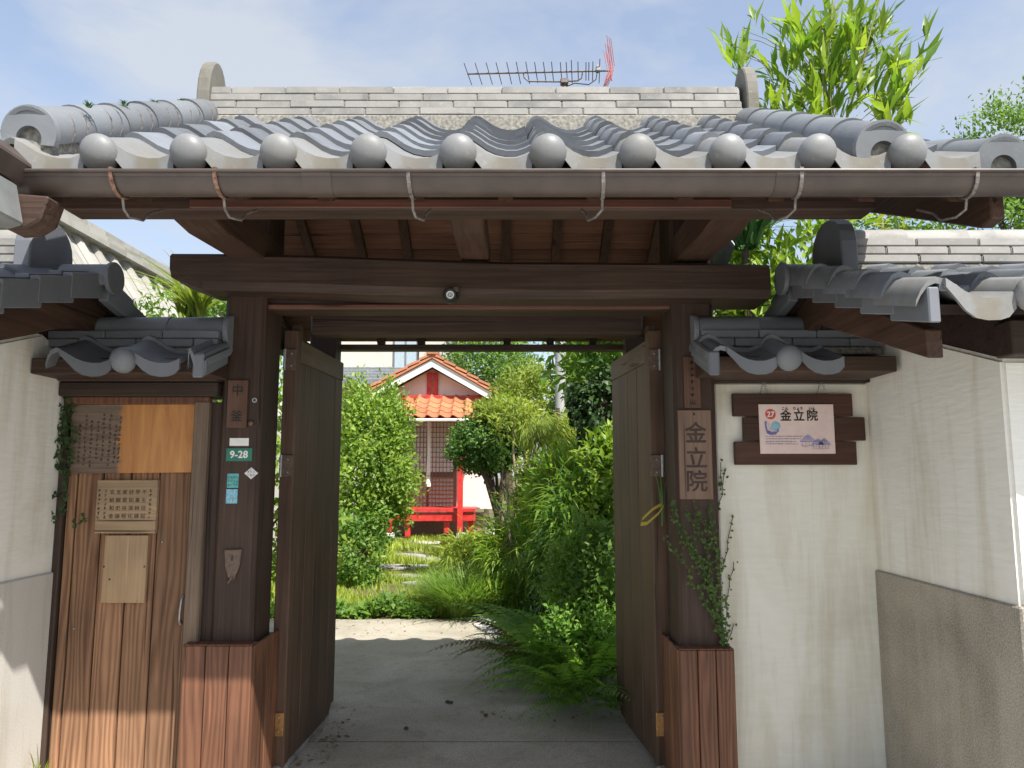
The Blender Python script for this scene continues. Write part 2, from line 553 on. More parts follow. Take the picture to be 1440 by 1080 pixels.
def ground_mat(name, c1, c2, c3, s=1.0, bmp=.4, fine=120):
    m, t, b = newmat(name)
    v = coords(t, rnd=False, world=True)
    f1 = noise(t, v, 1.1 * s, 7, .6, .6)
    f2 = noise(t, v, fine, 4, .7)
    f3 = noise(t, v, 7 * s, 5, .6, .5)
    a = ramp(t, f1, [(.3, c1), (.7, c2)])
    a = mixc(t, ramp(t, f3, [(.55, (0, 0, 0)), (.75, (.55, .55, .55))]), a, c3)
    a = mixc(t, 1.0, a, ramp(t, f2, [(.28, (.5, .5, .5)), (.72, (1.42, 1.42, 1.42))]), 'MULTIPLY')
    t.links.new(a, b.inputs['Base Color'])
    b.inputs['Roughness'].default_value = .9
    b.inputs['Specular IOR Level'].default_value = .2
    bump(t, b, f2, bmp, .006)
    return m
M['soil'] = ground_mat('garden_soil', (.09, .085, .04), (.16, .15, .065), (.20, .16, .09), 1.0, .6, 60)
M['concrete'] = ground_mat('path_concrete', (.31, .275, .22), (.46, .42, .35), (.23, .205, .16), 1.6, .7, 150)
M['street'] = ground_mat('street_concrete', (.42, .41, .385), (.50, .49, .46), (.36, .35, .32), .6, .3, 160)
sheet('ground', [(-400, -400), (400, -400), (400, 400), (-400, 400)], 0.0, M['soil'])
sheet('street', [(-30, -14), (30, -14), (30, 2.95), (-30, 2.95)], 0.004, M['street'])
pth = [(-2.6, 2.96), (1.6, 2.96), (1.6, 4.2), (1.1, 5.2), (.55, 6.0), (.15, 6.5), (-.15, 7.0), (-.5, 7.25),
       (-1.0, 7.35), (-1.5, 7.28), (-2.1, 7.4), (-2.8, 7.2), (-3.2, 5.0)]
joint = 4.02                                     # expansion joint across the gateway
sheet('path', [(-2.9, joint), (1.6, joint)] + pth[2:-1] + [(-3.2, 5.0)], 0.008, M['concrete'])
sheet('path_slab', [(-2.6, 2.96), (1.6, 2.96), (1.6, joint - .007), (-2.9, joint - .007)], 0.008, M['concrete'])

# ---------------------------------------------------------------- roof tile meshes (local: x across, y up the slope, z normal)
TW = 0.2727
PROF = [(-.052, -.006), (-.040, .025), (-.022, .052), (0, .062), (.022, .057), (.050, .040), (.080, .020), (.110, .007),
        (.145, .000), (.180, .001), (.205, .009), (.226, .019)]

def tile_mesh(name, mat, L=.30, th=.019, sc_=1.0, apron=0.0, ball=0.0, slope=R(25), flat=False):
    mb = MB()
    pr = [(x * sc_, z * sc_) for x, z in PROF]
    n = len(pr)
    ys = (0.0, L)
    for y in ys:
        for x, z in pr:
            mb.v.append(Vector((x, y, z)))
    for y in ys:
        for x, z in pr:
            mb.v.append(Vector((x, y, z - th)))
    T = lambda j, i: j * n + i
    B = lambda j, i: 2 * n + j * n + i
    for i in range(n - 1):
        mb.f.append((T(0, i), T(0, i + 1), T(1, i + 1), T(1, i)))
        mb.f.append((B(0, i), B(1, i), B(1, i + 1), B(0, i + 1)))
        mb.f.append((T(0, i), B(0, i), B(0, i + 1), T(0, i + 1)))
        mb.f.append((T(1, i), T(1, i + 1), B(1, i + 1), B(1, i)))
    mb.f.append((T(0, 0), T(1, 0), B(1, 0), B(0, 0)))
    mb.f.append((T(0, n - 1), B(0, n - 1), B(1, n - 1), T(1, n - 1)))
    if apron:
        dn = Vector((0, -math.sin(slope), -math.cos(slope)))
        b0 = len(mb.v)
        out = Vector((0, -.012, 0))
        sel = [(x, z) for x, z in pr if x >= .02 * sc_]
        hs = []
        for x, z in sel:
            q = min(1.0, max(0.0, (x / sc_ - .02) / .075))
            q2 = min(1.0, max(0.25, (.262 - x / sc_) / .05))
            hs.append(apron * (.25 + .75 * q) * q2 + .01)
        m_ = len(sel)
        for yo in (0.0, .014):
            for (x, z) in sel:
                mb.v.append(Vector((x, -.012 + yo, z + .001)))
            for (x, z), h in zip(sel, hs):
                mb.v.append(Vector((x, -.012 + yo, z)) + dn * h)
        f = lambda side, row, i: b0 + side * 2 * m_ + row * m_ + i
        for i in range(m_ - 1):
            mb.f.append((f(0, 0, i), f(0, 1, i), f(0, 1, i + 1), f(0, 0, i + 1)))
            mb.f.append((f(1, 0, i), f(1, 0, i + 1), f(1, 1, i + 1), f(1, 1, i)))
            mb.f.append((f(0, 1, i), f(1, 1, i), f(1, 1, i + 1), f(0, 1, i + 1)))
            mb.f.append((f(0, 0, i), f(0, 0, i + 1), f(1, 0, i + 1), f(1, 0, i)))
        mb.f.append((f(0, 0, 0), f(1, 0, 0), f(1, 1, 0), f(0, 1, 0)))
        mb.f.append((f(0, 0, m_ - 1), f(0, 1, m_ - 1), f(1, 1, m_ - 1), f(1, 0, m_ - 1)))
    if ball:
        mb.sphere((.002, -.018, .014), ball, 18, 11, (1, .72, 1.04))
    return mb.mesh(name, mat, smooth=True, angle=38)

def tube_seg(name, mat, r, L, th=.012, a0=-25, a1=205, n=16, taper=.05):
    """half round cap tile running along +y, opening below"""
    mb = MB()
    for y, k in ((0, 1.0), (L, 1.0 - taper)):
        for rr in (r * k, r * k - th):
            for i in range(n + 1):
                a = R(a0 + (a1 - a0) * i / n)
                mb.v.append(Vector((rr * math.cos(a), y, rr * math.sin(a))))
    m_ = n + 1
    I = lambda y, s, i: (y * 2 + s) * m_ + i
    for i in range(n):
        mb.f.append((I(0, 0, i), I(0, 0, i + 1), I(1, 0, i + 1), I(1, 0, i)))
        mb.f.append((I(0, 1, i), I(1, 1, i), I(1, 1, i + 1), I(0, 1, i + 1)))
        mb.f.append((I(0, 0, i), I(0, 1, i), I(0, 1, i + 1), I(0, 0, i + 1)))
        mb.f.append((I(1, 0, i), I(1, 0, i + 1), I(1, 1, i + 1), I(1, 1, i)))
    for i in (0, n):
        mb.f.append((I(0, 0, i), I(1, 0, i), I(1, 1, i), I(0, 1, i)))
    return mb.mesh(name, mat, smooth=True, angle=40)

def arch_plate(name, mat, r, rin, th=.022, a0=-28, a1=208, n=18):
    """crescent end plate of a cap tile, facing -y"""
    mb = MB()
    for y in (-th, 0):
        for rr, dz in ((r, 0), (rin, -.018)):
            for i in range(n + 1):
                a = R(a0 + (a1 - a0) * i / n)
                mb.v.append(Vector((rr * math.cos(a), y, rr * math.sin(a) + dz)))
    m_ = n + 1
    I = lambda y, s, i: (y * 2 + s) * m_ + i
    for i in range(n):
        for y in (0, 1):
            mb.f.append((I(y, 0, i), I(y, 0, i + 1), I(y, 1, i + 1), I(y, 1, i)))
        for s in (0, 1):
            mb.f.append((I(0, s, i), I(0, s, i + 1), I(1, s, i + 1), I(1, s, i)))
    for i in (0, n):
        mb.f.append((I(0, 0, i), I(1, 0, i), I(1, 1, i), I(0, 1, i)))
    return mb.mesh(name, mat, smooth=True, angle=35, bevel=0)

def tile_rows(parent, me, xs, y0, z0, slope, rows, expo, tilt=R(4.4), name='roof_tile', rear=False, first=0, jit=1.0, skip=None):
    """rows of tiles climbing from (y0, z0) at the given slope"""
    s = -1 if rear else 1
    for r in range(first, rows):
        for x in xs:
            if skip and skip(x, r):
                continue
            d = expo * r
            y, z = y0 + s * d * math.cos(slope), z0 + d * math.sin(slope)
            put(name, me, parent, (x + random.uniform(-.003, .003) * jit, y + random.uniform(-.004, .004) * jit, z + random.uniform(-.002, .002) * jit),
                (slope - tilt + R(random.uniform(-.4, .4)) * jit, R(random.uniform(-.5, .5)) * jit, (PI if rear else 0) + R(random.uniform(-.5, .5)) * jit))

def oni_plate(name, parent, x0, x1, yc, z0, w, h, mat):
    pts = [(-w / 2, 0), (w / 2, 0), (w / 2, h * .50)]
    for i in range(1, 10):
        a = PI * i / 10
        pts.append((w / 2 * math.cos(a) * .98, h * .52 + h * .48 * math.sin(a)))
    pts.append((-w / 2, h * .50))
    mb = MB().prism(pts, x0, x1, lambda a, b, d: Vector((d, yc + a, z0 + b)))
    return mb.build(name, mat, parent, bevel=.006)

# ---------------------------------------------------------------- the main gate
GX = -0.19
gate = thing('temple_gate', (GX, 3.4, 0), 'dark wooden temple gate with grey tiled roof and two open doors', 'gate')
PX = [(-1.294, -1.112), (.720, .905)]
PY0, PY1 = 3.30, 3.55
for (a, b) in PX:
    bx('post', M['post'], gate, a, b, PY0, PY1, 0.02, 2.86, bevel=.016, cuts=0)
    bx('footing_stone', M['stone'], gate, a - .06, b + .06, PY0 - .06, PY1 + .06, 0.0, .05, bevel=.012)
# cladding round the feet of the posts
def cladding(x0, x1, ztop, n):
    c = bx('post_cladding', M['clad'], gate, x0 + .012, x1 - .012, PY0 - .050, PY1 + .03, .05, ztop - .012, bevel=.003)
    wd = (x1 - x0) / n
    for i in range(n):
        xa, xb = x0 + wd * i + .0018, x0 + wd * (i + 1) - .0018
        bx('board', M['clad'], c, xa, xb, PY0 - .068, PY0 - .0505, .045, ztop, bevel=.003)
    for k, xs in ((0, x0), (1, x1 - .012)):
        for j in range(2):
            ya = PY0 - .050 + .17 * j
            bx('board', M['clad'], c, xs - (.004 if k == 0 else -.004), xs + .012 + (.004 if k else -.004), ya + .001, ya + .168, .045, ztop - .001, bevel=.003)
    bx('cap_strip', M['clad'], c, x0 + .001, x1 - .001, PY0 - .066, PY0 - .002, ztop + .0005, ztop + .006, bevel=.002)
cladding(-1.378, -1.086, Z(908, 3.24), 3)
cladding(.698, .930, Z(914, 3.24), 3)
# big cross beam, slightly out of level, its ends weathered
mb = MB()
xl, xr = X(242, 380, 3.2), X(1080, 400, 3.2)
nseg = 18
for i in range(nseg + 1):
    f = i / nseg
    x = xl + (xr - xl) * f
    zt = Z(358, 3.2) + (Z(375, 3.2) - Z(358, 3.2)) * f + .006 * math.sin(f * 9)
    zb = Z(410, 3.2) + (Z(424, 3.2) - Z(410, 3.2)) * f + .008 * math.sin(f * 7 + 1)
    if i == 0:
        zb += .055
    if i == 1:
        zb += .0
    yf, yb = 3.17 + .006 * math.sin(f * 11), 3.40
    r_ = .022
    for (y, z) in ((yf, zb + r_ * 1.6), (yf + r_, zb), (yb, zb), (yb, zt), (yf + r_ * .7, zt), (yf, zt - r_ * .7)):
        mb.v.append(Vector((x, y, z)))
for i in range(nseg):
    for k in range(6):
        k2 = (k + 1) % 6
        mb.f.append((i * 6 + k, i * 6 + k2, (i + 1) * 6 + k2, (i + 1) * 6 + k))
mb.f.append(tuple(range(6)))
mb.f.append(tuple(nseg * 6 + k for k in range(5, -1, -1)))
mb.build('crossbeam', M['beam'], gate, rough=.003)
bx('lintel', M['beam'], gate, PX[0][1] - .02, PX[1][0] + .02, 3.36, 3.50, Z(437, 3.38), Z(411, 3.38), bevel=.008)
bx('lintel_edge', M['red_edge'], gate, PX[0][1] - .01, PX[1][0] + .01, 3.335, 3.36, Z(437, 3.38) + .001, Z(437, 3.38) + .020, bevel=.003)
bx('lintel_edge', M['red_edge'], gate, PX[0][1] + .02, PX[1][0] - .03, 3.40, 3.46, Z(411, 3.38) + .002, Z(411, 3.38) + .022, bevel=.003)
bx('inner_beam', M['beam'], gate, X(440, 460, 3.75), X(902, 460, 3.75), 3.70, 3.81, Z(470, 3.70), Z(436, 3.72), bevel=.01)
for xx in (X(448, 460, 3.9), X(897, 460, 3.9)):
    pass
# rear support posts, hidden behind the leaves
for xx in (-1.17, .785):
    bx('rear_post', M['post'], gate, xx - .08, xx + .08, 4.55, 4.71, .02, 2.22, bevel=.008)
    bx('tie_rail', M['arm'], gate, xx - .035, xx + .035, 3.551, 4.549, 1.98, 2.10, bevel=.005)
# carrying arms and front purlin
PUR_Y0, PUR_Y1 = 2.46, 2.56
PZ0 = Z(301, 2.5)
for xx, hw in ((-1.16, .075), (-.165, .062), (.80, .075)):
    pts = [(PUR_Y1 + .001, 2.33), (PUR_Y1 + .05, 2.285), (2.75, 2.275), (3.10, 2.30), (3.45, 2.31), (3.45, 2.43), (PUR_Y1 + .001, 2.43)]
    MB().prism(pts, xx - hw, xx + hw, lambda a, b, d: Vector((d, a, b))).build('bracket_arm', M['arm'], gate, bevel=.006)
pl, pr_ = X(72, 285, 2.5), X(1222, 285, 2.5)
pts = [(pl, 2.395), (pl, PZ0 + .075), (pl + .02, PZ0 + .05), (pl + .075, PZ0), (pr_, PZ0), (pr_, 2.395)]
MB().prism(pts, PUR_Y0, PUR_Y1, lambda a, b, d: Vector((a, d, b))).build('eave_purlin', M['beam'], gate, bevel=.005)
bx('purlin_edge', M['red_edge'], gate, -1.10, .75, PUR_Y0 - .012, PUR_Y0 - .0005, PZ0 + .004, PZ0 + .035, bevel=.003)

# roof
SL = math.atan(.565)
YE, ZE = 2.19, 2.326          # lower edge of the eave tiles
YR = 3.52                     # ridge line
def deck_z(y): return 2.255 + (y - 2.2) * .565
RX0, RX1 = -1.88, 1.20  # left end added out of view to keep sun off the left wall
roof = MB()
def slab(mb, x0, x1, ya, za, yb, zb, th):
    return mb.add([(x0, ya, za), (x1, ya, za), (x1, yb, zb), (x0, yb, zb), (x0, ya, za - th), (x1, ya, za - th), (x1, yb, zb - th), (x0, yb, zb - th)],
                  [(0, 1, 2, 3), (7, 6, 5, 4), (0, 4, 5, 1), (1, 5, 6, 2), (2, 6, 7, 3), (3, 7, 4, 0)])
slab(roof, RX0, RX1, 2.22, deck_z(2.22), 2.9, deck_z(2.9), .022)
slab(roof, -1.56, RX1, 2.901, deck_z(2.901), YR, deck_z(YR), .022)
slab(roof, RX1 + .001, 1.56, 2.22, deck_z(2.22), 3.05, deck_z(3.05), .022)
roof = roof.build('roof', M['board'], gate)
bx('eave_fascia', M['red_edge'], gate, RX0, 1.50, 2.205, 2.225, deck_z(2.2) - .035, deck_z(2.2) + .012, bevel=.003)
# rear slope: boards seen from below
rear_z = lambda y: 2.255 + (2 * YR - y - 2.2) * .565
nb = 13
for i in range(nb):
    ya, yb = YR + .002 + (1.33) * i / nb, YR + 1.33 * (i + 1) / nb - .003
    slab(MB(), -1.50, 1.16, ya, rear_z(ya), yb, rear_z(yb), .014 + random.uniform(-.002, .002)).build('roof_board', M['board'], gate)
slab(MB(), -1.5, 1.16, YR, rear_z(YR) + .016, YR + 1.34, rear_z(YR + 1.34) + .016, .013).build('rear_underlay', M['mortar'], gate)
for x in [X(u, 330, 4.02) for u in (352, 430, 504, 570, 712, 783, 853, 923, 990)]:
    slab(MB(), x - .024, x + .024, YR + .03, rear_z(YR + .03) - .0165, YR + 1.32, rear_z(YR + 1.32) - .0165, .048).build('rafter', M['arm'], gate)
for i in range(11):
    x = -1.42 + .28 * i
    if x < 1.56:
        slab(MB(), x - .024, x + .024, 2.23, deck_z(2.23) - .0235, 3.30, deck_z(3.30) - .0235, .045).build('rafter', M['arm'], gate)
bx('ridge_pole', M['beam'], gate, -1.48, 1.12, YR - .06, YR + .06, 2.76, 2.915, bevel=.01)
bx('rear_purlin', M['beam'], gate, -1.48, 1.12, 4.70, 4.80, Z(491.5, 4.70), Z(486, 4.75), bevel=.005)
# tiles of the front slope
CX = [-1.256 + TW * i for i in range(-2, 10)]  # leftmost column covers the added, unseen roof end
t_me = tile_mesh('roof_tile', M['tile'])
e_me = tile_mesh('eave_tile', M['tile_eave'], apron=.060, ball=.0575, slope=SL - R(4.4))
e0_me = tile_mesh('eave_tile_plain', M['tile_eave'], apron=.062, slope=SL - R(4.4))
EX = .236
for i, x in enumerate(CX):
    put('eave_tile', e0_me if i < 2 else e_me, roof, (x, YE, ZE), (SL - R(4.4), 0, 0))
tile_rows(roof, t_me, CX[:-1], YE, ZE + .004, SL, 8, EX * .885, first=1, skip=lambda x, r: x < -1.7 and r > 3)
tile_rows(roof, t_me, CX[-1:], YE, ZE + .004, SL, 4, EX, first=1)
# eave row of the rear slope, seen as a wavy line against the sky
for i in range(10):
    put('eave_tile', e_me, roof, (-1.22 + TW * i, 2 * YR - YE + .02, ZE + .012), (SL - R(4.4), 0, PI))
for r in range(1, 3):
    for i in range(10):
        put('roof_tile', t_me, roof, (-1.22 + TW * i, 2 * YR - YE + .02 - EX * r * math.cos(SL), ZE + .012 + EX * r * math.sin(SL)), (SL - R(4.4), 0, PI))
# mortar bed, ridge courses, caps
ridge = bx('ridge', M['mortar'], gate, -1.49, 1.125, YR - .125, YR + .125, 2.93, Z(163, 3.41) + .004, bevel=.012)
zc = Z(163, 3.41)
hc = .0395
for c in range(4):
    n_ = 10
    off = (-.13 if c % 2 else 0) + random.uniform(-.03, .03)
    xs = [-1.47] + [-1.47 + .262 * (k + 1) + off for k in range(n_)]
    xs = [x for x in xs if x < 1.09] + [1.115 - .006 * c]
    for xa, xb in zip(xs[:-1], xs[1:]):
        d = .118 - .006 * c + random.uniform(-.003, .003)
        q = random.uniform(-.0015, .0015)
        bx('ridge_tile', M['tile_ridge'], ridge, xa + .001, xb - .001, YR - d, YR + d, zc + hc * c + q + .0005, zc + hc * (c + 1) + q - .0012, bevel=.0045, seg=2)
cap_me = tube_seg('ridge_cap_tile', M['tile_ridge'], .082, .262, a0=0, a1=180, n=12, taper=.04)
x = -1.45
while x < .98:
    o = put('ridge_cap_tile', cap_me, ridge, (x + .26, YR, zc + hc * 4 - .034 + random.uniform(-.002, .002)), (0, 0, PI / 2), (1.0, 1, .86))
    x += .2555
oni_plate('ridge_end_tile', ridge, -1.515, -1.455, YR - .02, 3.00, .23, Z(90, 3.5) - 3.0, M['oni'])
oni_plate('ridge_end_tile', ridge, 1.128, 1.185, YR - .02, 3.00, .23, Z(97, 3.5) - 3.0, M['oni'])
# verge caps
seg_me = tube_seg('verge_cap_tile', M['tube'], .080, .272)
arch_me = arch_plate('verge_end_plate', M['tube'], .086, .040)
def verge(x, y0, z0, n, slope, segm, archm, L=.238, sc_=1.0, wires=True, mat=None):
    v = slab(MB(), x - .055 * sc_, x + .055 * sc_, y0 + .004, z0 + .028, y0 + .004 + n * L * math.cos(slope), z0 + .028 + n * L * math.sin(slope), .12).build('verge_ridge', M['mortar'], gate)
    for k in range(n):
        put('verge_cap_tile', segm, v, (x, y0 + k * L * math.cos(slope), z0 + k * L * math.sin(slope) + random.uniform(-.002, .002)), (slope - R(1.0), 0, 0), sc_)
        if wires:
            for q in (.11, .185):
                d = k * L + q + random.uniform(-.02, .02)
                c = Vector((x, y0 + d * math.cos(slope), z0 + d * math.sin(slope)))
                rr = .081 * sc_ * (1 - .05 * q / .27) + .002
                pts = [c + Vector((rr * math.cos(R(a)), -.03 * math.sin(R(a)) * 0, rr * math.sin(R(a)))) for a in range(-28, 209, 18)]
                MB().tube(pts, .0022, 5).build('tie_wire', M['hook'], v)
    put('verge_end_plate', archm, v, (x, y0 + .006, z0), (slope * .35, 0, 0), sc_)
    return v
vz = Z(205, 2.2)
verge(-1.487, 2.20, Z(190, 2.2) + .004, 6, SL - R(.5), seg_me, arch_me)
verge(1.140, 2.20, Z(212, 2.2) + .006, 6, SL - R(.3), seg_me, arch_me, wires=False)
verge(1.515, 2.215, Z(222, 2.2) - .01, 4, SL - R(5.5), seg_me, arch_me, wires=False)
# barge board on the right, carved at its end
MB().prism([(2.24, Z(316, 2.3)), (2.30, Z(316, 2.3) - .012), (3.05, 2.47), (3.05, 2.66), (2.24, 2.33)], 1.49, 1.535, lambda a, b, d: Vector((d, a, b))).build('barge_board', M['arm'], gate, bevel=.005)
# small tufts of moss on the left verge
# gutter
GY, GZT, GZB = 2.165, Z(239, 2.11), Z(273, 2.15)
gr = (GZT - GZB)
prof = []
for i in range(13):
    a = PI + PI * i / 12
    prof.append((GY + .052 * math.cos(a), GZB + .052 + .052 * math.sin(a)))
outer = [(GY - .058, GZT), (GY - .058, GZT - .012), (GY - .052, GZT - .018)] + prof + [(GY + .052, GZT - .01)]
inner = [(y + (.004 if y < GY else -.004), z + .003) for y, z in reversed(outer)]
poly = outer + inner
gxa, gxb = -1.86, 2.3  # left run added behind the hopper, unseen, to complete the gutter's shadow
mb = MB()
npoly = len(poly)
for x in (gxa, gxb):
    for y, z in poly:
        mb.v.append(Vector((x, y, z)))
for i in range(npoly):
    j = (i + 1) % npoly
    mb.f.append((i, j, npoly + j, npoly + i))
gutter = mb.build('gutter', M['gutter'], gate, smooth=True, angle=35)
MB().prism(outer, gxa - .004, gxa + .004, lambda a, b, d: Vector((d, a, b))).build('gutter_end', M['gutter'], gutter)
for xj in (-.62, .78):                       # joint sleeves
    so = [(GY + (y - GY) * 1.035, z - .0015 if z < GZT - .005 else z) for y, z in outer]
    si = [(y + (.004 if y < GY else -.004), z + .003) for y, z in reversed(outer)]
    MB().prism(so + si, xj, xj + .085, lambda a, b, d: Vector((d, a, b))).build('gutter_joint', M['gutter'], gutter, smooth=True)
MB().tube([(gxa - .003, GY - .060, GZT - .003), (gxb, GY - .060, GZT - .003)], .0055, 8).build('gutter_rim', M['gutter'], gutter, smooth=True)
for u in (133, 285, 568, 853, 1143, 1400):
    x = X(u, 250, 2.03)
    pts = [(x, GY - .02, GZT + .012), (x, GY - .062, GZT + .005)]
    for i in range(1, 11):
        a = PI + PI * .93 * i / 10
        pts.append((x + .010 * i / 10, GY + .058 * math.cos(a), GZB + .052 + .057 * math.sin(a)))
    hk = MB()
    for p, q in zip(pts[:-1], pts[1:]):
        p, q = Vector(p), Vector(q)
        d = (q - p).normalized()
        nrm = Vector((1, 0, 0)).cross(d).normalized() * .002
        e = Vector((.0055, 0, 0))
        hk.add([p - e - nrm, p + e - nrm, q + e - nrm, q - e - nrm, p - e + nrm, p + e + nrm, q + e + nrm, q - e + nrm],
               [(0, 1, 2, 3), (7, 6, 5, 4), (0, 4, 5, 1), (1, 5, 6, 2), (2, 6, 7, 3), (3, 7, 4, 0)])
    h = hk.build('gutter_strap', M['copper'] if u in (133, 285) else M['hook'], gutter)
    sgn = 1 if u < 700 else -1
    pts = [(x + .005, GY + .01, GZB - .004), (x + .006, GY + .02, GZB - .035), (x + .012 * sgn, GY + .04, GZB - .052), (x + .03 * sgn, GY + .09, GZB - .045), (x + .034 * sgn, GY + .12, GZB - .012), (x + .04 * sgn, GY + .20, GZB + .03)]
    MB().tube(pts, .0042, 6).build('hanger_rod', M['hook'], gutter, smooth=True)
M['outlet'] = plain('grey_outlet_plastic', (.17, .18, .18), .5, nscale=10, amt=.2)
# neighbour's hopper and downpipe at the left end of the gutter
hop = thing('rain_hopper', (-1.5, 2.02, 2.0), 'dark angular rain hopper with pale downpipe at left end of gutter', 'downpipe')
hx = X(18, 250, 2.06)
pts = [(hx - .16, Z(176, 2.0)), (hx - .05, Z(180, 2.0)), (hx + .012, Z(208, 2.0)), (hx - .015, Z(236, 2.0)), (hx - .16, Z(240, 2.0))]
MB().prism(pts, 1.98, 2.13, lambda a, b, d: Vector((a, d, b))).build('hopper_box', M['gutter'], hop, bevel=.006)
for dz in (.0, .02):
    MB().tube([(hx - .165, 1.972, Z(182, 2.0) - dz), (hx - .045, 1.972, Z(187, 2.0) - dz), (hx + .010, 1.972, Z(210, 2.0) - dz)], .005, 6).build('rim', M['black'], hop)
pts = [(hx - .17, Z(238, 2.0)), (hx - .012, Z(240, 2.0)), (hx + .018, Z(300, 2.0)), (hx - .02, Z(306, 2.0)), (hx - .17, Z(300, 2.0))]
MB().prism(pts, 1.985, 2.10, lambda a, b, d: Vector((a, d, b))).build('outlet', M['outlet'], hop, bevel=.006)
pts = [(hx - .02, Z(262, 2.05)), (hx + .08, Z(266, 2.05)), (hx + .06, Z(300, 2.05)), (hx + .02, Z(312, 2.05)), (hx - .04, Z(314, 2.05))]
MB().prism(pts, 2.101, 2.19, lambda a, b, d: Vector((a, d, b))).build('bracket_block', M['beam'], hop, bevel=.006)
MB().tube([(hx - .045, 2.03, Z(302, 2.0)), (hx - .05, 2.03, Z(332, 2.0))], .016, 12).build('pipe_stub', M['white_paint'], hop, smooth=True)

# ---------------------------------------------------------------- door leaves
def leaf(hx, hy, fx, fy, face, nboards, label):
    """hx,hy: visible-face corner near the hinge; fx,fy: far corner; face = +1 faces +x"""
    d = Vector((fx - hx, fy - hy, 0))
    L = d.length
    ang = math.atan2(d.y, d.x)
    Mx = Matrix.Translation((hx, hy, 0)) @ Matrix.Rotation(ang, 4, 'Z')
    # local: x along leaf, y thickness (left normal). Facing +x world means -y local
    s = -1 if face > 0 else 1
    def lb(name, mat, par, x0, x1, t0, t1, z0, z1, bevel=.003):
        ya, yb = sorted((s * t0, s * t1))
        return MB().box(x0, x1, ya, yb, z0, z1, Mx).build(name, mat, par, bevel=bevel)
    zb, zt = .045, 2.055
    pts = [(.0, zb), (L - .05, zb), (L, zb + .05), (L, zt - .06), (.0, zt - .06)]
    fnp = lambda a, b, dd: Mx @ Vector((a, s * dd, b))
    core = MB().prism(pts, -.062, -.013, fnp).build('door_leaf', M['door'], gate)
    if label:
        core['label'] = label
    wd = (L - .062) / nboards
    for i in range(nboards):
        x0, x1 = .062 + wd * i + .0012, .062 + wd * (i + 1) - .0012
        top = zt - .02
        lb('board', M['door'], core, x0, x1, -.0125, 0 + random.uniform(-.001, .001), zb + (.055 if i == nboards - 1 else .002), zt - .14)
    lb('stile', M['door'], core, -.004, .060, -.066, .003, zb - .003, zt + .01, .004)
    lb('top_rail', M['door_rail'], core, .061, L + .002, -.064, .004, zt - .139, zt - .03, .004)
    lb('top_block', M['door'], core, .07, .11, -.05, -.01, zt - .029, zt + .05, .004)
    for v_, mt in ((505, M['dull']), (655, M['dull']), (1021, M['brass'])):
        zc_ = Z(v_, 3.56)
        hh = .052
        xa = hx - (.045 if face > 0 else 0) - .008
        plate = MB().box(xa, xa + .052, hy - .012, hy - .0045, zc_ - hh, zc_ + hh).build('hinge', mt, core, bevel=.002)
        MB().tube([(xa - .004 if face > 0 else xa + .056, hy - .012, zc_ - hh), (xa - .004 if face > 0 else xa + .056, hy - .012, zc_ + hh)], .007, 10).build('hinge_pin', M['brass'] if v_ > 1000 else M['steel'], plate, smooth=True)
        for dz in (-.03, .03):
            MB().sphere((xa + .03, hy - .0125, zc_ + dz), .005, 8, 6).build('screw', M['steel'], plate, smooth=True)
    return core
leaf(-1.045, 3.59, -1.004, 4.39, 1, 5, 'left door leaf, swung open, showing its boards')
leaf(.668, 3.59, .590, 4.39, -1, 4, 'right door leaf, swung open, lit by the garden')
for sx in (-1, 1):
    xa = -1.21 if sx < 0 else .70
    bx('threshold_kerb', M['stone'], gate, xa, xa + .17, 3.63, 4.46, .0, .038, bevel=.012)

# light fitting on the cross beam
c = at(634, 415, 3.15)
lt = thing('security_light', c - Vector((0, 0, .04)), 'small round black and white security light on cross beam', 'lamp')
MB().tube([c + Vector((0, .02, 0)), c], [.036, .036], 16).build('base', M['black'], lt, smooth=True)
MB().tube([c + Vector((0, 0, 0)), c + Vector((0, -.03, -.004))], [.030, .024], 16).build('housing', M['black'], lt, smooth=True)
ring = [c + Vector((.014 * math.cos(R(a)), -.033, -.006 + .014 * math.sin(R(a)))) for a in range(0, 361, 24)]
MB().tube(ring, .0035, 6, False).build('lens_ring', M['white_paint'], lt, smooth=True)
MB().disc(c + Vector((0, -.0335, -.006)), .009, 14, 'y', .002).build('lens', M['glass'], lt)
MB().box(c.x + .010, c.x + .034, c.y - .022, c.y, c.z + .012, c.z + .034).build('sensor', M['dull'], lt, bevel=.004)

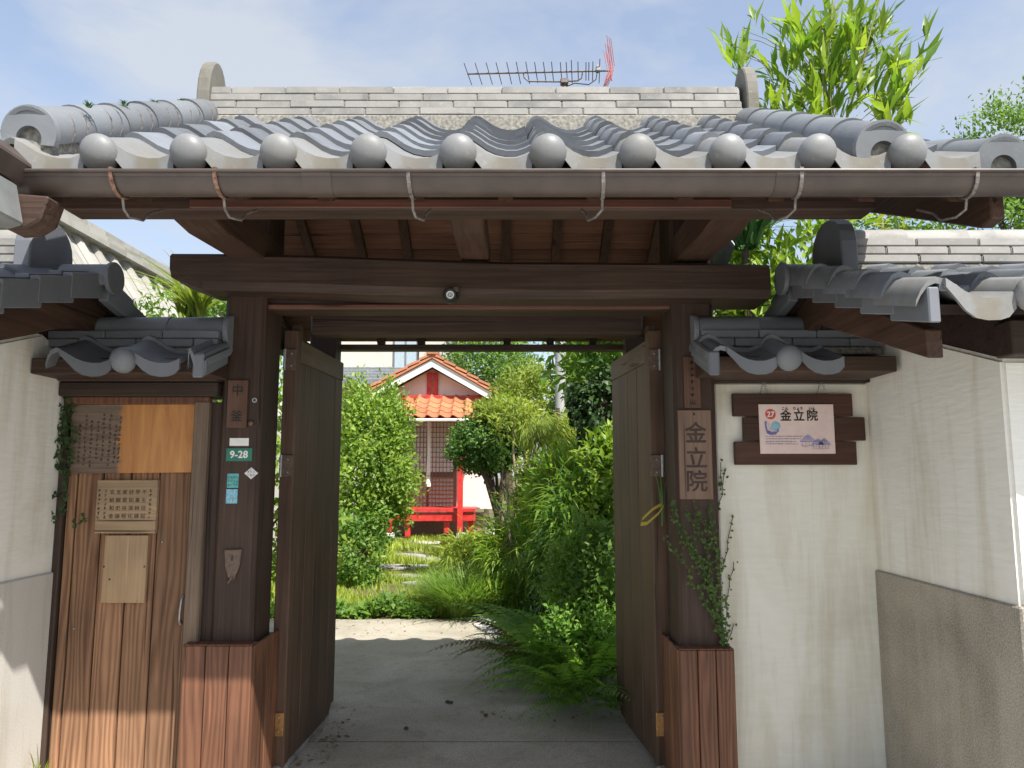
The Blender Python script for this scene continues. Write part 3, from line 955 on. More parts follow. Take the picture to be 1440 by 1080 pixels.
# ---------------------------------------------------------------- side walls and their little roofs
def small_roof(parent, crests, balls, xv, x_in, side, ze, zr):
    """low two-sided roof along x; xv = verge beside the post, x_in = end under the wing; side=+1: verge on the left end"""
    sl = R(19)
    ye = 3.0
    r = bx('small_roof', M['beam'], parent, min(xv, x_in) + .02, max(xv, x_in) - .02, 3.07, 3.52, ze - .035, ze + .03, bevel=.004)
    tm = tile_mesh('small_tile', M['tile_dark'], L=.27)
    em = tile_mesh('small_eave_tile', M['tile_dark'], L=.27, apron=.045, ball=.052, slope=sl)
    em0 = tile_mesh('small_eave_tile_plain', M['tile_dark'], L=.27, apron=.045, slope=sl)
    for x, bl in zip(crests, balls):
        put('eave_tile', em if bl else em0, r, (x, ye, ze), (sl, 0, R(random.uniform(-1, 1))))
        put('roof_tile', tm, r, (x, ye + .19, ze + .19 * math.tan(sl) + .018), (sl - R(2), 0, 0))
        put('roof_tile', tm, r, (x + .2, 3.60, ze + .02), (sl, 0, PI))
    if side < 0:
        put('eave_tile', em0, r, (-1.302, ye, ze), (sl, 0, 0), (.30, 1, 1))
    # verge tile with a hanging side
    s = -1 if side > 0 else 1
    pts = [(ye - .02, ze - .065), (ye - .02, ze + .035), (ye + .24, ze + .13), (ye + .24, ze + .03)]
    MB().prism(pts, xv, xv - s * .045, lambda a, b, d: Vector((d, a, b))).build('verge_tile', M['tile_dark'], r, bevel=.006)
    xa, xb = sorted((xv - s * .03, x_in))
    z = zr - .155
    bx('mortar_bed', M['mortar'], r, xa + .01, xb - .01, 3.20, 3.40, ze + .06, z, bevel=.006)
    for c_ in range(2):
        x = xa
        k = 0
        while x < xb - .02:
            l = min(.25 if (k or c_) else .14, xb - x)
            bx('ridge_tile', M['tile_dark'], r, x + .0015, x + l - .0015, 3.185 + .008 * c_, 3.415 - .008 * c_, z + .038 * c_ + .001, z + .038 * (c_ + 1) - .002, bevel=.004)
            x += l
            k += 1
    cm = tube_seg('small_cap_tile', M['tile_dark'], .072, .24, a0=-15, a1=195, n=14)
    nn = max(1, round((xb - xa) / .23))
    st = (xb - xa) / nn
    for k in range(nn):
        put('ridge_cap_tile', cm, r, (xa + st * (k + 1), 3.30, zr - .072), (0, 0, PI / 2), (1, st / .236, 1))
    MB().disc((xb if s > 0 else xa, 3.30, zr - .074), .080, 24, 'x', .024 * s).build('ridge_end_disc', M['tile_dark'], r, bevel=.004)
    return r

# left: plank side door
side = thing('side_door', (-1.62, 3.42, 0), 'weathered brown plank side door under a small tiled roof, left of gate', 'door')
DY = 3.34
zt = Z(566, DY)
bx('door_frame', M['framez'], side, -2.004, -1.974, DY - .02, DY + .08, .02, zt + .02, bevel=.004)
bx('lintel', M['frame'], side, -2.0, -1.30, DY - .07, DY + .10, zt + .022, zt + .085, bevel=.005)
bx('upper_lintel', M['frame'], side, -2.0, -1.296, DY - .09, DY + .10, zt + .087, Z(529, DY - .09), bevel=.005)
bx('rail', M['clad'], side, X(100, 560, DY), X(300, 560, DY), DY - .045, DY - .005, zt - .012, zt + .0215, bevel=.003)
edges = [79, 93, 130.5, 170.5, 211, 258]
for a, b in zip(edges[:-1], edges[1:]):
    xa, xb = X(a, 900, DY), X(b, 900, DY)
    bx('plank', M['plank'], side, xa + .0032, xb - .0032, DY + random.uniform(-.003, .003), DY + .03, .03, zt - .013, bevel=.004)
bx('backing', M['post'], side, X(79, 900, DY), -1.295, DY + .031, DY + .05, .03, zt, bevel=0)
xa, xb = X(263, 900, DY), X(284, 900, DY)
bx('stile', M['plank_edge'], side, xa, xb, DY - .05, DY + .03, .02, zt, bevel=.005, rough=.0)
bx('jamb_strip', M['post'], side, xb + .001, -1.2945, DY - .02, DY + .03, .02, zt, bevel=.003)
hxp = at(257, 857, DY)
hd = [hxp + Vector((.003, -.002, .058)), hxp + Vector((.002, -.022, .045)), hxp + Vector((0, -.028, .0)), hxp + Vector((-.003, -.022, -.045)), hxp + Vector((-.004, -.002, -.060))]
MB().tube(hd, [.008, .005, .0055, .005, .008], 8).build('handle', M['steel'], side, smooth=True)
for (u, v) in ((228, 762), (146, 797), (203, 797), (154, 815), (104, 884), (160, 722)):
    p = at(u, v, DY - .002)
    MB().sphere(p, .005, 8, 6).build('nail', M['steel'], side, smooth=True)
small_roof(side, [-1.845, -1.572], [False, True], -1.245, -2.02, -1, Z(510, 3.0), Z(442, 3.24))
# a third, half tile by the post
# right: plaster wall with the hung sign
rwall = thing('plaster_wall', (1.3, 3.45, 0), 'cream plaster wall under a small tiled roof, right of gate', 'wall')
bx('wall_panel', M['plaster'], rwall, X(1009, 669, 3.4), 1.64, 3.40, 3.52, .0, Z(539, 3.4), bevel=.006)
bx('top_board', M['frame'], rwall, .91, 1.64, 3.36, 3.53, Z(538, 3.38), Z(518, 3.36), bevel=.004)
bx('eave_board', M['red_edge'], rwall, .93, 1.45, 3.12, 3.35, Z(519, 3.2), Z(512, 3.2) + .01, bevel=.003)
small_roof(rwall, [.845, 1.117], [False, True], .795, 1.62, 1, Z(507, 3.0), Z(441, 3.24))

# ---------------------------------------------------------------- wings of the long house on either side
wt_me = tile_mesh('wing_roof_tile', M['tile'], L=.26)
we_me = tile_mesh('wing_eave_tile', M['tile_eave'], L=.26, apron=.055, ball=.052, slope=math.atan(.335) - R(4.4))
we0_me = tile_mesh('wing_eave_tile_plain', M['tile_eave'], L=.26, apron=.055, slope=math.atan(.335) - R(4.4))
def wing(s, xw, xv, crests, label, wallmat, dadomat):
    """s=+1 right, -1 left. xw: gable wall plane, xv: verge"""
    t = thing('wing_building', (xw + s * .6, 3.1, 0), label, 'building')
    yr, zr, sl = 3.13, 2.205, .335
    far = xw + s * 1.9
    y0, y1 = 2.45, 3.86
    wz = lambda y: 1.965 - abs(y - 3.14) * .32
    pts = [(y0, 0), (y1, 0), (y1, wz(y1)), (3.14, 1.965), (y0, wz(y0))]
    fn = lambda a, b, d: Vector((d, a, b))
    MB().prism(pts, xw, far, fn).build('wall', wallmat, t, bevel=.012, seg=2)
    zd = .945
    pts = [(y0 - .012, 0.0), (3.398, 0.0), (3.398, zd), (y0 - .012, zd)]
    MB().prism(pts, xw - s * .012, far - s * .01, fn).build('dado', dadomat, t, bevel=.006)
    # timber of the gable and the roof deck
    a_ = math.atan(sl)
    dk = MB()
    x0, x1 = sorted((xv + s * .03, far + s * .1))
    slab(dk, x0, x1, 2.17, zr - (yr - 2.17) * sl - .02, yr, zr - .02, .03)
    slab(dk, x0, x1, yr + .001, zr - .02, 4.1, zr - .02 - (4.1 - yr) * sl, .03)
    dk = dk.build('roof', M['frame'], t)
    inn = [(2.28, zr - .11 - (yr - 2.28) * sl), (yr, zr - .052), (3.98, zr - .055 - (3.98 - yr) * sl), (3.98, zr - .19 - (3.98 - yr) * sl), (yr, zr - .20), (2.28, zr - .20 - (yr - 2.28) * sl)]
    xa, xb = sorted((xv + s * .07, xv + s * .12))
    MB().prism(inn, xa, xb, fn).build('barge_board', M['arm'], t, bevel=.004)
    xa, xb = sorted((xv + s * .12, xw + s * .05))
    # gable purlins poking out
    for (yy, zz) in ((3.13, 2.05), (3.78, 1.83)):
        bx('purlin', M['red_edge'] if s < 0 else M['beam'], t, xa, xb, yy - .06, yy + .06, zz - .06, zz + .055, bevel=.005)
    g = [(2.47, 1.72), (3.14, 1.94), (3.84, 1.72), (3.84, 1.90), (3.14, 2.13), (2.47, 1.90)]
    xa, xb = sorted((xw + s * .015, xw + s * .2))
    MB().prism(g, xa, xb, fn).build('gable_timber', M['frame'], t)
    bx('wall_plate', M['frame'], t, *sorted((xw - s * .02, far)), 2.36, 2.449, 1.745, 1.86, bevel=.005)
    # tiles
    expo = .205
    rows = 5
    sla = math.atan(sl)
    ye, ze = 2.12, zr - (yr - 2.12) * sl + .005
    for i, x in enumerate(crests):
        put('eave_tile', we0_me if (i == 0 and s > 0) else we_me, dk, (x, ye, ze), (sla - R(4.4), 0, 0))
    tile_rows(dk, wt_me, crests, ye, ze + .004, sla, rows, expo, first=1)
    tile_rows(dk, wt_me, [x + .2 for x in crests], 4.14, ze + .004, sla, rows, expo, rear=True, first=0)
    # verge tiles, front and back slope, each with a hanging side
    for k in range(rows):
        for rear in (False, True):
            if rear and k > 4:
                continue
            ya = ye - .012 + expo * k * math.cos(sla)
            za = ze + expo * k * math.sin(sla)
            L = .235
            pts = [(0, -.085 + .01), (0, .03), (L * math.cos(sla), .03 + L * math.sin(sla) - .018), (L * math.cos(sla), -.08 + L * math.sin(sla) - .018)]
            if rear:
                P = [(2 * yr - (ya + a), za + b) for a, b in pts]
            else:
                P = [(ya + a, za + b) for a, b in pts]
            d0, d1 = xv - s * (.014 + .002 * k), xv + s * .02
            MB().prism(P, d0, d1, fn).build('verge_tile', M['tile_dark'], dk, bevel=.004)
            P2 = [(P[1][0], P[1][1] - .012), (P[1][0], P[1][1] + .008), (P[2][0], P[2][1] + .008), (P[2][0], P[2][1] - .012)]
            MB().prism(P2, xv + s * .021, xv + s * .075, fn).build('verge_flange', M['tile_dark'], dk, bevel=.003)
    # ridge
    zb = zr + .035
    xr0 = xv + s * (.22 if s > 0 else .30)
    rg = bx('ridge', M['mortar'], t, *sorted((xr0, far)), yr - .10, yr + .10, zr - .02, zb, bevel=.006)
    for c_ in range(3):
        x = xr0 - s * .0
        k = 0
        while abs(x - xr0) < 1.55:
            l = .262 if (k or c_ != 1) else .13
            xa, xb = sorted((x + s * .002, x + s * (l - .002)))
            d = .108 - .008 * c_
            bx('ridge_tile', M['tile_ridge'], rg, xa, xb, yr - d, yr + d, zb + .038 * c_ + .001, zb + .038 * (c_ + 1) - .003, bevel=.0045, seg=2)
            x += s * l
            k += 1
    cm = tube_seg('wing_cap_tile', M['tile_ridge'], .070, .262, a0=0, a1=180, n=12)
    x = xr0 - s * .02
    for k in range(6):
        put('ridge_cap_tile', cm, rg, (x + s * (.0 if s < 0 else .262) + (0 if s > 0 else 0), yr, zb + .112), (0, 0, PI / 2), (1, 1, .9))
        x += s * .262
    oni_plate('ridge_end_tile', rg, *sorted((xr0 - s * .075, xr0 - s * .004)), yr + .015, zr - .01, .30, .265, M['tile_dark'])
    # round cap under the end tile, pointing out of the gable
    tm = tube_seg('gable_cap_tile', M['tile_dark'], .062, .20, a0=-40, a1=220, n=16, taper=.0)
    xs_ = xv - s * .045
    put('gable_cap_tile', tm, rg, (xs_, yr, zr - .005) if s < 0 else (xs_ + .20, yr, zr - .005), (0, 0, PI / 2))
    MB().disc((xs_, yr, zr - .005), .071, 24, 'x', -.02 * s).build('gable_cap_disc', M['tile_dark'], rg, bevel=.003)
    return t
wing(1, 1.625, 1.215, [1.225 + TW * i for i in range(6)], 'right wing with cream wall, gravel dado and pale ridge tiles', M['plaster2'], M['dado'])
wing(-1, -2.005, -1.765, [-2.027 - TW * i for i in range(5)], 'left wing with white wall and dark tiled gable above it', M['plaster2'], M['dado_l'])

# ---------------------------------------------------------------- writing
def text_mesh(name, body, size, mat, off=0.0, ext=.0003):
    c = bpy.data.curves.new(name, 'FONT')
    c.body = body
    c.size = size
    c.extrude = ext
    c.resolution_u = 3
    c.align_x = 'CENTER'
    c.align_y = 'CENTER'
    o = bpy.data.objects.new('tmp_text', c)
    COL.objects.link(o)
    dg = bpy.context.evaluated_depsgraph_get()
    me = bpy.data.meshes.new_from_object(o.evaluated_get(dg))
    bpy.data.objects.remove(o)
    bpy.data.curves.remove(c)
    me.name = name
    # centre on the bounding box
    n = len(me.vertices)
    co = np.zeros(n * 3)
    me.vertices.foreach_get('co', co)
    co = co.reshape(-1, 3)
    mid = (co.max(0) + co.min(0)) / 2
    mid[2] = 0
    co -= mid
    if off:                       # bolder strokes: the same outline laid down again a hair beside itself
        tris = [tuple(p.vertices) for p in me.polygons]
        V, F = [], []
        for k, (dx, dy) in enumerate(((0, 0), (off, .3 * off), (-off, -.3 * off), (.3 * off, off), (-.3 * off, -off))):
            F += [tuple(i + len(V) for i in t_) for t_ in tris]
            V += [(x + dx, y + dy, z + .00014 * k) for x, y, z in co]
        me = bpy.data.meshes.new(name)
        me.from_pydata(V, [], F)
    else:
        me.vertices.foreach_set('co', co.ravel())
    me.materials.clear()
    me.materials.append(mat)
    return me

def write(name, body, size, mat, parent, loc, off=0.0, sx=1.0, rz=0.0):
    me = text_mesh(name, body, size, mat, off)
    o = put(name, me, parent, loc, (PI / 2, 0, rz), (sx, 1, 1))
    return o

def brush_glyph(mb, cx, y, cz, s, k=1.0):
    """illegible little brush character: a handful of strokes"""
    for _ in range(random.randint(5, 9)):
        ox, oz = random.uniform(-.35, .35) * s, random.uniform(-.38, .38) * s
        if random.random() < .5:
            w_, h_ = random.uniform(.3, .75) * s, .10 * s * k
        else:
            w_, h_ = .10 * s * k, random.uniform(.3, .7) * s
        a = random.uniform(-.5, .5)
        ca, sa = math.cos(a), math.sin(a)
        q = [(-w_ / 2, -h_ / 2), (w_ / 2, -h_ / 2 * .6), (w_ / 2, h_ / 2 * .6), (-w_ / 2, h_ / 2)]
        mb.add([(cx + ox * .6 + x * ca - z * sa, y, cz + oz * .8 + x * sa + z * ca) for x, z in q], [(0, 1, 2, 3)])

# weathered inscribed board on the side door
SY = DY - .03
a, b = at(98, 666, SY), at(294, 568, SY)
m, t, bs = newmat('half_weathered_board')
vv = coords(t, rnd=False)
wn = noise(t, coords(t, (3, 3, 26), rnd=False), 1.0, 4)
sx_ = t.nodes.new('ShaderNodeSeparateXYZ')
t.links.new(t.nodes.new('ShaderNodeTexCoord').outputs['Object'], sx_.inputs[0])
ad = N(t, 'Math', operation='MULTIPLY_ADD')
t.links.new(wn, ad.inputs[0])
ad.inputs[1].default_value = .09
t.links.new(sx_.outputs['X'], ad.inputs[2])
g1 = noise(t, coords(t, (22, 22, 2.0), rnd=False), 1.0, 5, .6, 1.2)
fresh = ramp(t, g1, [(.3, (.33, .13, .035)), (.7, (.50, .235, .075))])
old = ramp(t, noise(t, coords(t, (3, 60, 60), rnd=False), 1.0, 5), [(.3, (.085, .055, .038)), (.7, (.20, .14, .10))])
edge = ramp(t, ad.outputs[0], [(.0, (0, 0, 0)), (.012, (1, 1, 1))])
edge_node = edge.node
edge_node.color_ramp.elements[0].position = .012
edge_node.color_ramp.elements[1].position = .03
t.links.new(mixc(t, edge, old, fresh), bs.inputs['Base Color'])
bs.inputs['Roughness'].default_value = .55
bump(t, bs, g1, .2, .004)
# origin of the board sits so that the worn side is left of x=0
ox = X(176, 620, SY)
nb_ = MB().prism([(a.x, a.z), (X(290, 664, SY), Z(664, SY)), (b.x, b.z), (X(100, 568, SY), Z(569, SY))], SY, DY - .006, lambda p, q, d: Vector((p, d, q))).build('notice_board', m, None, origin=(ox, SY, a.z), bevel=.002)
tag(nb_, 'orange wooden notice board, its left third grey and inscribed, on side door', 'notice board')
mb = MB()
random.seed(5)
for ci, u in enumerate((112, 120, 128, 137, 145, 154, 162, 168)):
    z1, z0 = Z(582 + random.uniform(0, 14) + (8 if ci % 3 == 0 else 0), SY), Z(658 - random.uniform(0, 12), SY)
    z = z1
    while z > z0:
        brush_glyph(mb, X(u, 620, SY) + random.uniform(-.002, .002), SY - .0012, z, .017)
        z -= .0195
mb.build('lettering', M['ink_brown'], nb_)
# poem board
a, b = at(132, 750, SY), at(222, 675, SY)
pb = MB().box(a.x, b.x, SY, DY - .006, a.z, b.z).build('poem_board', M['poem'], None, bevel=.002)
tag(pb, 'tan plaque with columns of brush writing, middle board on side door', 'plaque')
POEM = ('玄五家好早不', '給観是如基生', '和史谷深林径', '金論程化縁起')
mb = MB()
for ci in range(9):
    big = 2 <= ci <= 7
    u = 139 + ci * 9.0
    z = Z(692 if big else 690, SY)
    nrow = 4 if big else 7
    for k in range(nrow):
        if not big:
            brush_glyph(mb, X(u, 710, SY), SY - .0012, z, .017, .75)
        else:
            write('character', POEM[k][ci - 2], .0225, M['ink_brown'], pb, (X(u, 710, SY), SY - .001, z))
        z -= .0345 if big else .0195
mb.build('lettering', M['ink'], pb)
MB().box(a.x + .01, b.x - .01, SY - .0015, SY - .0005, a.z + .052, a.z + .0535).build('ruled_line', M['ink_brown'], pb)
# pale blank board
a, b = at(141, 848, SY + .004), at(208, 753, SY + .004)
bb = MB().box(a.x, b.x, SY + .006, DY - .006, a.z, b.z).build('blank_board', M['pale'], None, bevel=.002)
tag(bb, 'pale blank plywood rectangle, lowest board on side door', 'board')
for (u, v) in ((146, 797), (203, 797), (154, 815)):
    MB().sphere(at(u, v, SY + .004), .004, 8, 6).build('screw', M['dull'], bb, smooth=True)

# things on the left post
FY = PY0 - .001
def plate(name, u0, v0, u1, v1, mat, label, cat, th=.012, Y=None, bevel=.002):
    Y = FY if Y is None else Y
    a, b = at(u0, v1, Y), at(u1, v0, Y)
    um = (u0 + u1) / 2
    xm = (X(u0, (v0 + v1) / 2, Y) + X(u1, (v0 + v1) / 2, Y)) / 2
    hw = (X(u1, v0, Y) - X(u0, v0, Y)) / 2
    o = MB().box(xm - hw, xm + hw, Y - th, Y - .0005, a.z, b.z).build(name, mat, None, bevel=bevel)
    tag(o, label, cat)
    return o, xm, Y - th - .001
o, xm, ty = plate('name_plate', 321, 535, 349, 602, M['plate_wood'], 'small brown wooden name plate with two characters on left post', 'name plate', .014)
write('lettering', '中', .052, M['ink'], o, (xm, ty, Z(549, FY)), .0006)
write('lettering', '釜', .052, M['ink'], o, (xm, ty, Z(585, FY)), .0006)
o, xm, ty = plate('paper_label', 323, 616, 350, 627, M['white_paint'], 'blank white label just above the green number plate', 'label', .002)
o, xm, ty = plate('number_plate', 318, 630, 355, 648.5, M['green_sign'], 'green enamel house number plate reading 9-28', 'number plate', .004)
write('lettering', '9-28', .044, M['white_paint'], o, (xm, ty, Z(639, FY)), .0012)
o, xm, ty = plate('sticker', 319.5, 666, 335.5, 686, M['teal'], 'teal square sticker, upper of two on left post', 'sticker', .0015, bevel=0)
mb = MB()
for k in range(3):
    for j in range(4):
        brush_glyph(mb, xm - .018 + j * .012, ty, Z(671 + k * 5.5, FY), .012)
mb.build('lettering', M['green_sign'], o)
o, xm, ty = plate('sticker', 318, 688, 334, 708, M['blue_st'], 'light blue square sticker, lower of two on left post', 'sticker', .0015, bevel=0)
mb = MB()
for k in range(3):
    for j in range(3):
        brush_glyph(mb, xm - .015 + j * .014, ty, Z(693 + k * 5.5, FY), .012)
mb.build('lettering', M['white_paint'], o)
c = at(353.5, 665.5, FY)
o = MB().prism([(-.030, 0), (0, -.026), (.030, 0), (0, .026)], c.y - .003, c.y, lambda p, q, d: Vector((c.x + p, d, c.z + q))).build('diamond_tag', M['pale_stone'], None)
tag(o, 'small pale diamond-shaped tag on left post', 'tag')
mb = MB()
for k in range(2):
    for j in range(3):
        brush_glyph(mb, c.x - .012 + j * .012, c.y - .004, c.z + .007 - k * .014, .011)
mb.build('lettering', M['dull'], o)
c = at(358.5, 563, FY)
o = MB().disc(c - Vector((0, .006, 0)), .011, 18, 'y', .006).build('door_viewer', M['steel'], None)
tag(o, 'tiny round metal ring beside the name plate', 'ring')
MB().disc(c - Vector((0, .0075, 0)), .006, 14, 'y', .0014).build('hole', M['black'], o)
c = at(353, 595, FY)
o = MB().sphere(c - Vector((0, .004, 0)), .014, 12, 8, (1, .7, 1)).build('doorbell', M['dull'], None, smooth=True)
tag(o, 'dark rounded doorbell knob below the metal ring on left post', 'doorbell')
c = at(327, 795, FY)
bk = MB().prism([(-.037, .068), (.040, .070), (.034, .0), (.012, -.060), (0, -.068), (-.012, -.060), (-.030, -.005)], c.y - .010, c.y, lambda p, q, d: Vector((c.x + p, d, c.z + q))).build('latch_plate', M['dull'], None, bevel=.003)
tag(bk, 'brown metal keyhole plate with pointed foot on left post', 'plate')
MB().box(c.x - .004, c.x + .005, c.y - .0116, c.y - .0105, c.z + .02, c.z + .045).build('keyhole', M['black'], bk)
MB().tube([(c.x - .01, c.y - .012, c.z - .055), (c.x - .005, c.y - .025, c.z - .07), (c.x + .004, c.y - .018, c.z - .05)], .006, 6).build('hook', M['dull'], bk, smooth=True)

# plates on the right post
o, xm, ty = plate('name_plate', 961, 502, 984, 574, M['plate_wood'], 'narrow brown wooden plate above the temple name board', 'name plate', .012)
mb = MB()
for k in range(6):
    brush_glyph(mb, xm, ty, Z(510 + k * 9.2, FY), .024, 1.2)
mb.build('lettering', M['ink'], o)
write('lettering', '山', .026, M['ink'], o, (xm, ty, Z(566, FY)), .0008)
o, xm, ty = plate('temple_name_board', 954, 577, 1000, 702, M['plate_pale'], 'wooden board with three large brushed characters on right post', 'name board', .016)
for ch, v_ in (('金', 608), ('立', 643), ('院', 676)):
    write('lettering', ch, .098, M['ink_brown'], o, (xm + .003, ty, Z(v_, FY)), .0018)
MB().sphere((xm - .002, ty, Z(583, FY)), .005, 8, 6).build('nail', M['black'], o, smooth=True)

# hung sign on the right wall
SG = 3.385
sg = thing('hanging_sign', at(1120, 655, SG), 'three-plank brown sign with pale pink panel hanging by chains', 'sign')
for (u0, u1, v0, v1) in ((1029, 1195, 554, 586), (1044, 1213, 587, 620), (1032, 1201, 621, 654)):
    a, b = at(u0, v1, SG), at(u1, v0, SG)
    bx('plank', M['sign_wood'], sg, a.x, b.x, SG - .022 + random.uniform(-.002, .002), SG, a.z + .0008, b.z - .0008, bevel=.003)
a, b = at(1069.5, 638, SG - .03), at(1171.5, 568.5, SG - .03)
PYF = SG - .031
pn = MB().box(a.x, b.x, PYF, SG - .0235, a.z, b.z).build('panel', M['pink_panel'], sg, bevel=.001)
ly = PYF - .0012
def pp(u, v): return at(u, v, ly)
c = pp(1083.5, 582.5)
MB().disc(c + Vector((0, -.0004, 0)), .0235, 24, 'y', .001).build('number_disc', M['red'], pn)
write('lettering', '27', .034, M['white_paint'], pn, c + Vector((0, -.0022, 0)), .0012)
for ch, u in (('金', 1105), ('立', 1123.5), ('院', 1142.5)):
    write('lettering', ch, .052, M['ink'], pn, pp(u, 584), .0011)
for ch, u in (('こん', 1104), ('りょう', 1122), ('いん', 1142)):
    write('lettering', ch, .0155, M['ink'], pn, pp(u, 574.5), .0005)
MB().disc(pp(1091, 599), .021, 20, 'y', .0006).build('print_disc', M['cyan'], pn)
mb = MB()
base = pp(1086, 603)
sq = [(-.034, .030), (-.028, .036), (-.022, .030), (-.026, .022), (-.022, -.004), (-.004, -.014), (.014, -.012), (.026, .002), (.030, -.010), (.014, -.026), (-.010, -.028), (-.026, -.020), (-.032, .006)]
mb.add([(base.x + p, ly - .0012, base.z + q) for p, q in sq], [tuple(range(len(sq)))])
mb.build('print_figure', M['violet'], pn)
mb = MB()
for (du, dv, w_, h_) in ((0, 2, .02, .004), (4, 4, .016, .004), (-3, 0, .008, .006), (-5, -5, .004, .012)):
    q = pp(1086 + du, 602 + dv)
    mb.add([(q.x - w_ / 2, ly - .0018, q.z - h_ / 2), (q.x + w_ / 2, ly - .0018, q.z - h_ / 2), (q.x + w_ / 2, ly - .0018, q.z + h_ / 2), (q.x - w_ / 2, ly - .0018, q.z + h_ / 2)], [(0, 1, 2, 3)])
mb.build('print_highlight', M['lilac'], pn)
mb = MB()
random.seed(9)
for k, v_ in enumerate((613.5, 617, 620.8, 624.2)):
    u = 1077.5
    end = (1128, 1126, 1120, 1122)[k]
    while u < end:
        q = pp(u, v_)
        brush_glyph(mb, q.x, ly, q.z, .0068, 1.5)
        u += 2.1
mb.build('lettering', M['violet'], pn)
# line drawing of temple roofs
mb, mf = MB(), MB()
def stroke(p, q, w_=.0016):
    p, q = pp(*p), pp(*q)
    d = (q - p).normalized()
    n_ = Vector((-d.z, 0, d.x)) * w_ / 2
    off = Vector((0, -.0012, 0))
    mb.add([p + n_ + off, q + n_ + off, q - n_ + off, p - n_ + off], [(0, 1, 2, 3)])
def roofshape(cx, cy, w_, h_):
    P = [(cx - w_, cy + h_), (cx - w_ * .5, cy + h_ * .45), (cx, cy), (cx + w_ * .5, cy + h_ * .45), (cx + w_, cy + h_)]
    for a_, b_ in zip(P[:-1], P[1:]):
        stroke(a_, b_)
    stroke(P[0], P[-1])
    for k in range(1, 8):
        f = k / 8
        stroke((cx + (f - .5) * w_ * .3, cy + h_ * .25), (cx + (f - .5) * 2 * w_, cy + h_ * .98), .0009)
    mf.add([pp(*p) for p in P], [(0, 1, 2, 3, 4)])
    for k in range(4):
        x_ = cx - w_ * .7 + k * w_ * .45
        stroke((x_, cy + h_), (x_, cy + h_ + 6), .0011)
    stroke((cx - w_ * .8, cy + h_ + 6), (cx + w_ * .8, cy + h_ + 6), .0011)
roofshape(1136, 611, 11, 10)
roofshape(1150, 617, 9, 8)
roofshape(1159, 616, 9, 9)
for k in range(9):
    stroke((1126 + k * 4.6, 626 + random.uniform(-2, 3)), (1130 + k * 4.6, 628 + random.uniform(-3, 3)), .001)
mf.build('print_roof_fill', M['lilac'], pn)
mb.build('print_roof_lines', M['violet'], pn)
# chains
for (u, sp_) in ((1074, 9), (1155, 12)):
    top = at(u, 533, SG - .012)
    hk_ = MB().sphere(top, .006, 8, 6).build('chain_hook', M['steel'], sg, smooth=True)
    for e in (-1, 1):
        bot = at(u + e * sp_ * .62, 556, SG - .012)
        n_ = 7
        lk = MB()
        for k in range(n_):
            p, q = top.lerp(bot, k / n_), top.lerp(bot, (k + 1.25) / n_)
            d = (q - p)
            sd = Vector((0, 1, 0)) if k % 2 else d.cross(Vector((0, 1, 0))).normalized()
            mid = (p + q) / 2
            pts = [mid + d * .5 * math.cos(R(a_)) + sd * .0042 * math.sin(R(a_)) for a_ in range(0, 361, 45)]
            lk.tube(pts, .0011, 4, False)
        lk.build('chain', M['steel'], sg)

# ---------------------------------------------------------------- antenna on its pole
AY = 9.5
pb_ = at(789, 600, AY)
ant = thing('antenna_pole', (pb_.x, AY, 0), 'television antenna on a pale pole rising behind the gate roof', 'antenna')
pz = at(792, 118, AY).z
MB().tube([(pb_.x - .02, AY, 0), (pb_.x, AY, 3.0), (pb_.x + .02, AY, pz - 1.2)], [.075, .068, .062], 14).build('pole', M['concrete_pole'], ant, smooth=True)
MB().tube([(pb_.x + .02, AY, pz - 1.3), (at(792, 118, AY).x, AY, pz + .03)], .018, 10).build('mast', M['antenna'], ant, smooth=True)
A0, A1 = at(657, 104, AY), at(860, 99.5, AY)
MB().tube([A0, A1], .012, 8).build('boom', M['antenna'], ant, smooth=True)
for u, hh in [(658, 11), (673, 11), (688, 11), (701.5, 11), (716, 11), (729, 11), (742, 11), (754, 10), (766, 10), (777, 10), (789, 9), (797, 9), (804, 12), (813, 9), (824, 8), (828, 8), (833.5, 9), (843, 13)]:
    f = (u - 657) / (860 - 657)
    p = A0.lerp(A1, f)
    h = hh * AY / F_PX
    tl = .022 * (1 - f) * 2.2
    MB().tube([p + Vector((-tl, -.10, h)), p + Vector((tl, .10, -h * 1.05))], .006, 6).build('element', M['antenna'], ant)
bow = [at(736, 103, AY), at(737, 109, AY), at(743, 114.5, AY), at(790, 115, AY), at(812, 113.5, AY), at(818, 110, AY), at(819, 102, AY)]
MB().tube(bow, .010, 6).build('support_bow', M['antenna'], ant, smooth=True)
MB().box(at(787, 0, AY).x, at(798, 0, AY).x, AY - .05, AY + .05, at(0, 119, AY).z, at(0, 112, AY).z).build('clamp', M['antenna'], ant, bevel=.01)
MB().box(at(838, 100, AY).x, at(844, 100, AY).x, AY - .04, AY + .04, at(840, 100, AY).z - .01, at(840, 93, AY).z).build('feed_box', M['concrete_pole'], ant, bevel=.006)
MB().tube([at(840, 101, AY), at(838, 112, AY), at(828, 119, AY), at(808, 117, AY), at(796, 122, AY)], .007, 6).build('cable', M['black'], ant, smooth=True)
for (du, dv) in ((-2, 0), (1, 2), (3.5, 4)):
    for yy in (-.18, 0, .18):
        p = at(853 + du, 58 + dv + 3, AY) + Vector((0, yy, 0))
        q = at(857 + du, 99, AY) + Vector((.02, yy * .6, 0))
        r_ = at(850 + du, 123 - dv, AY) + Vector((0, yy, 0))
        MB().tube([p, q, r_], .005, 5).build('reflector_rod', M['antenna_red'], ant)
MB().tube([at(858, 85, AY), at(860, 113, AY)], .012, 6).build('reflector_frame', M['antenna_red'], ant)

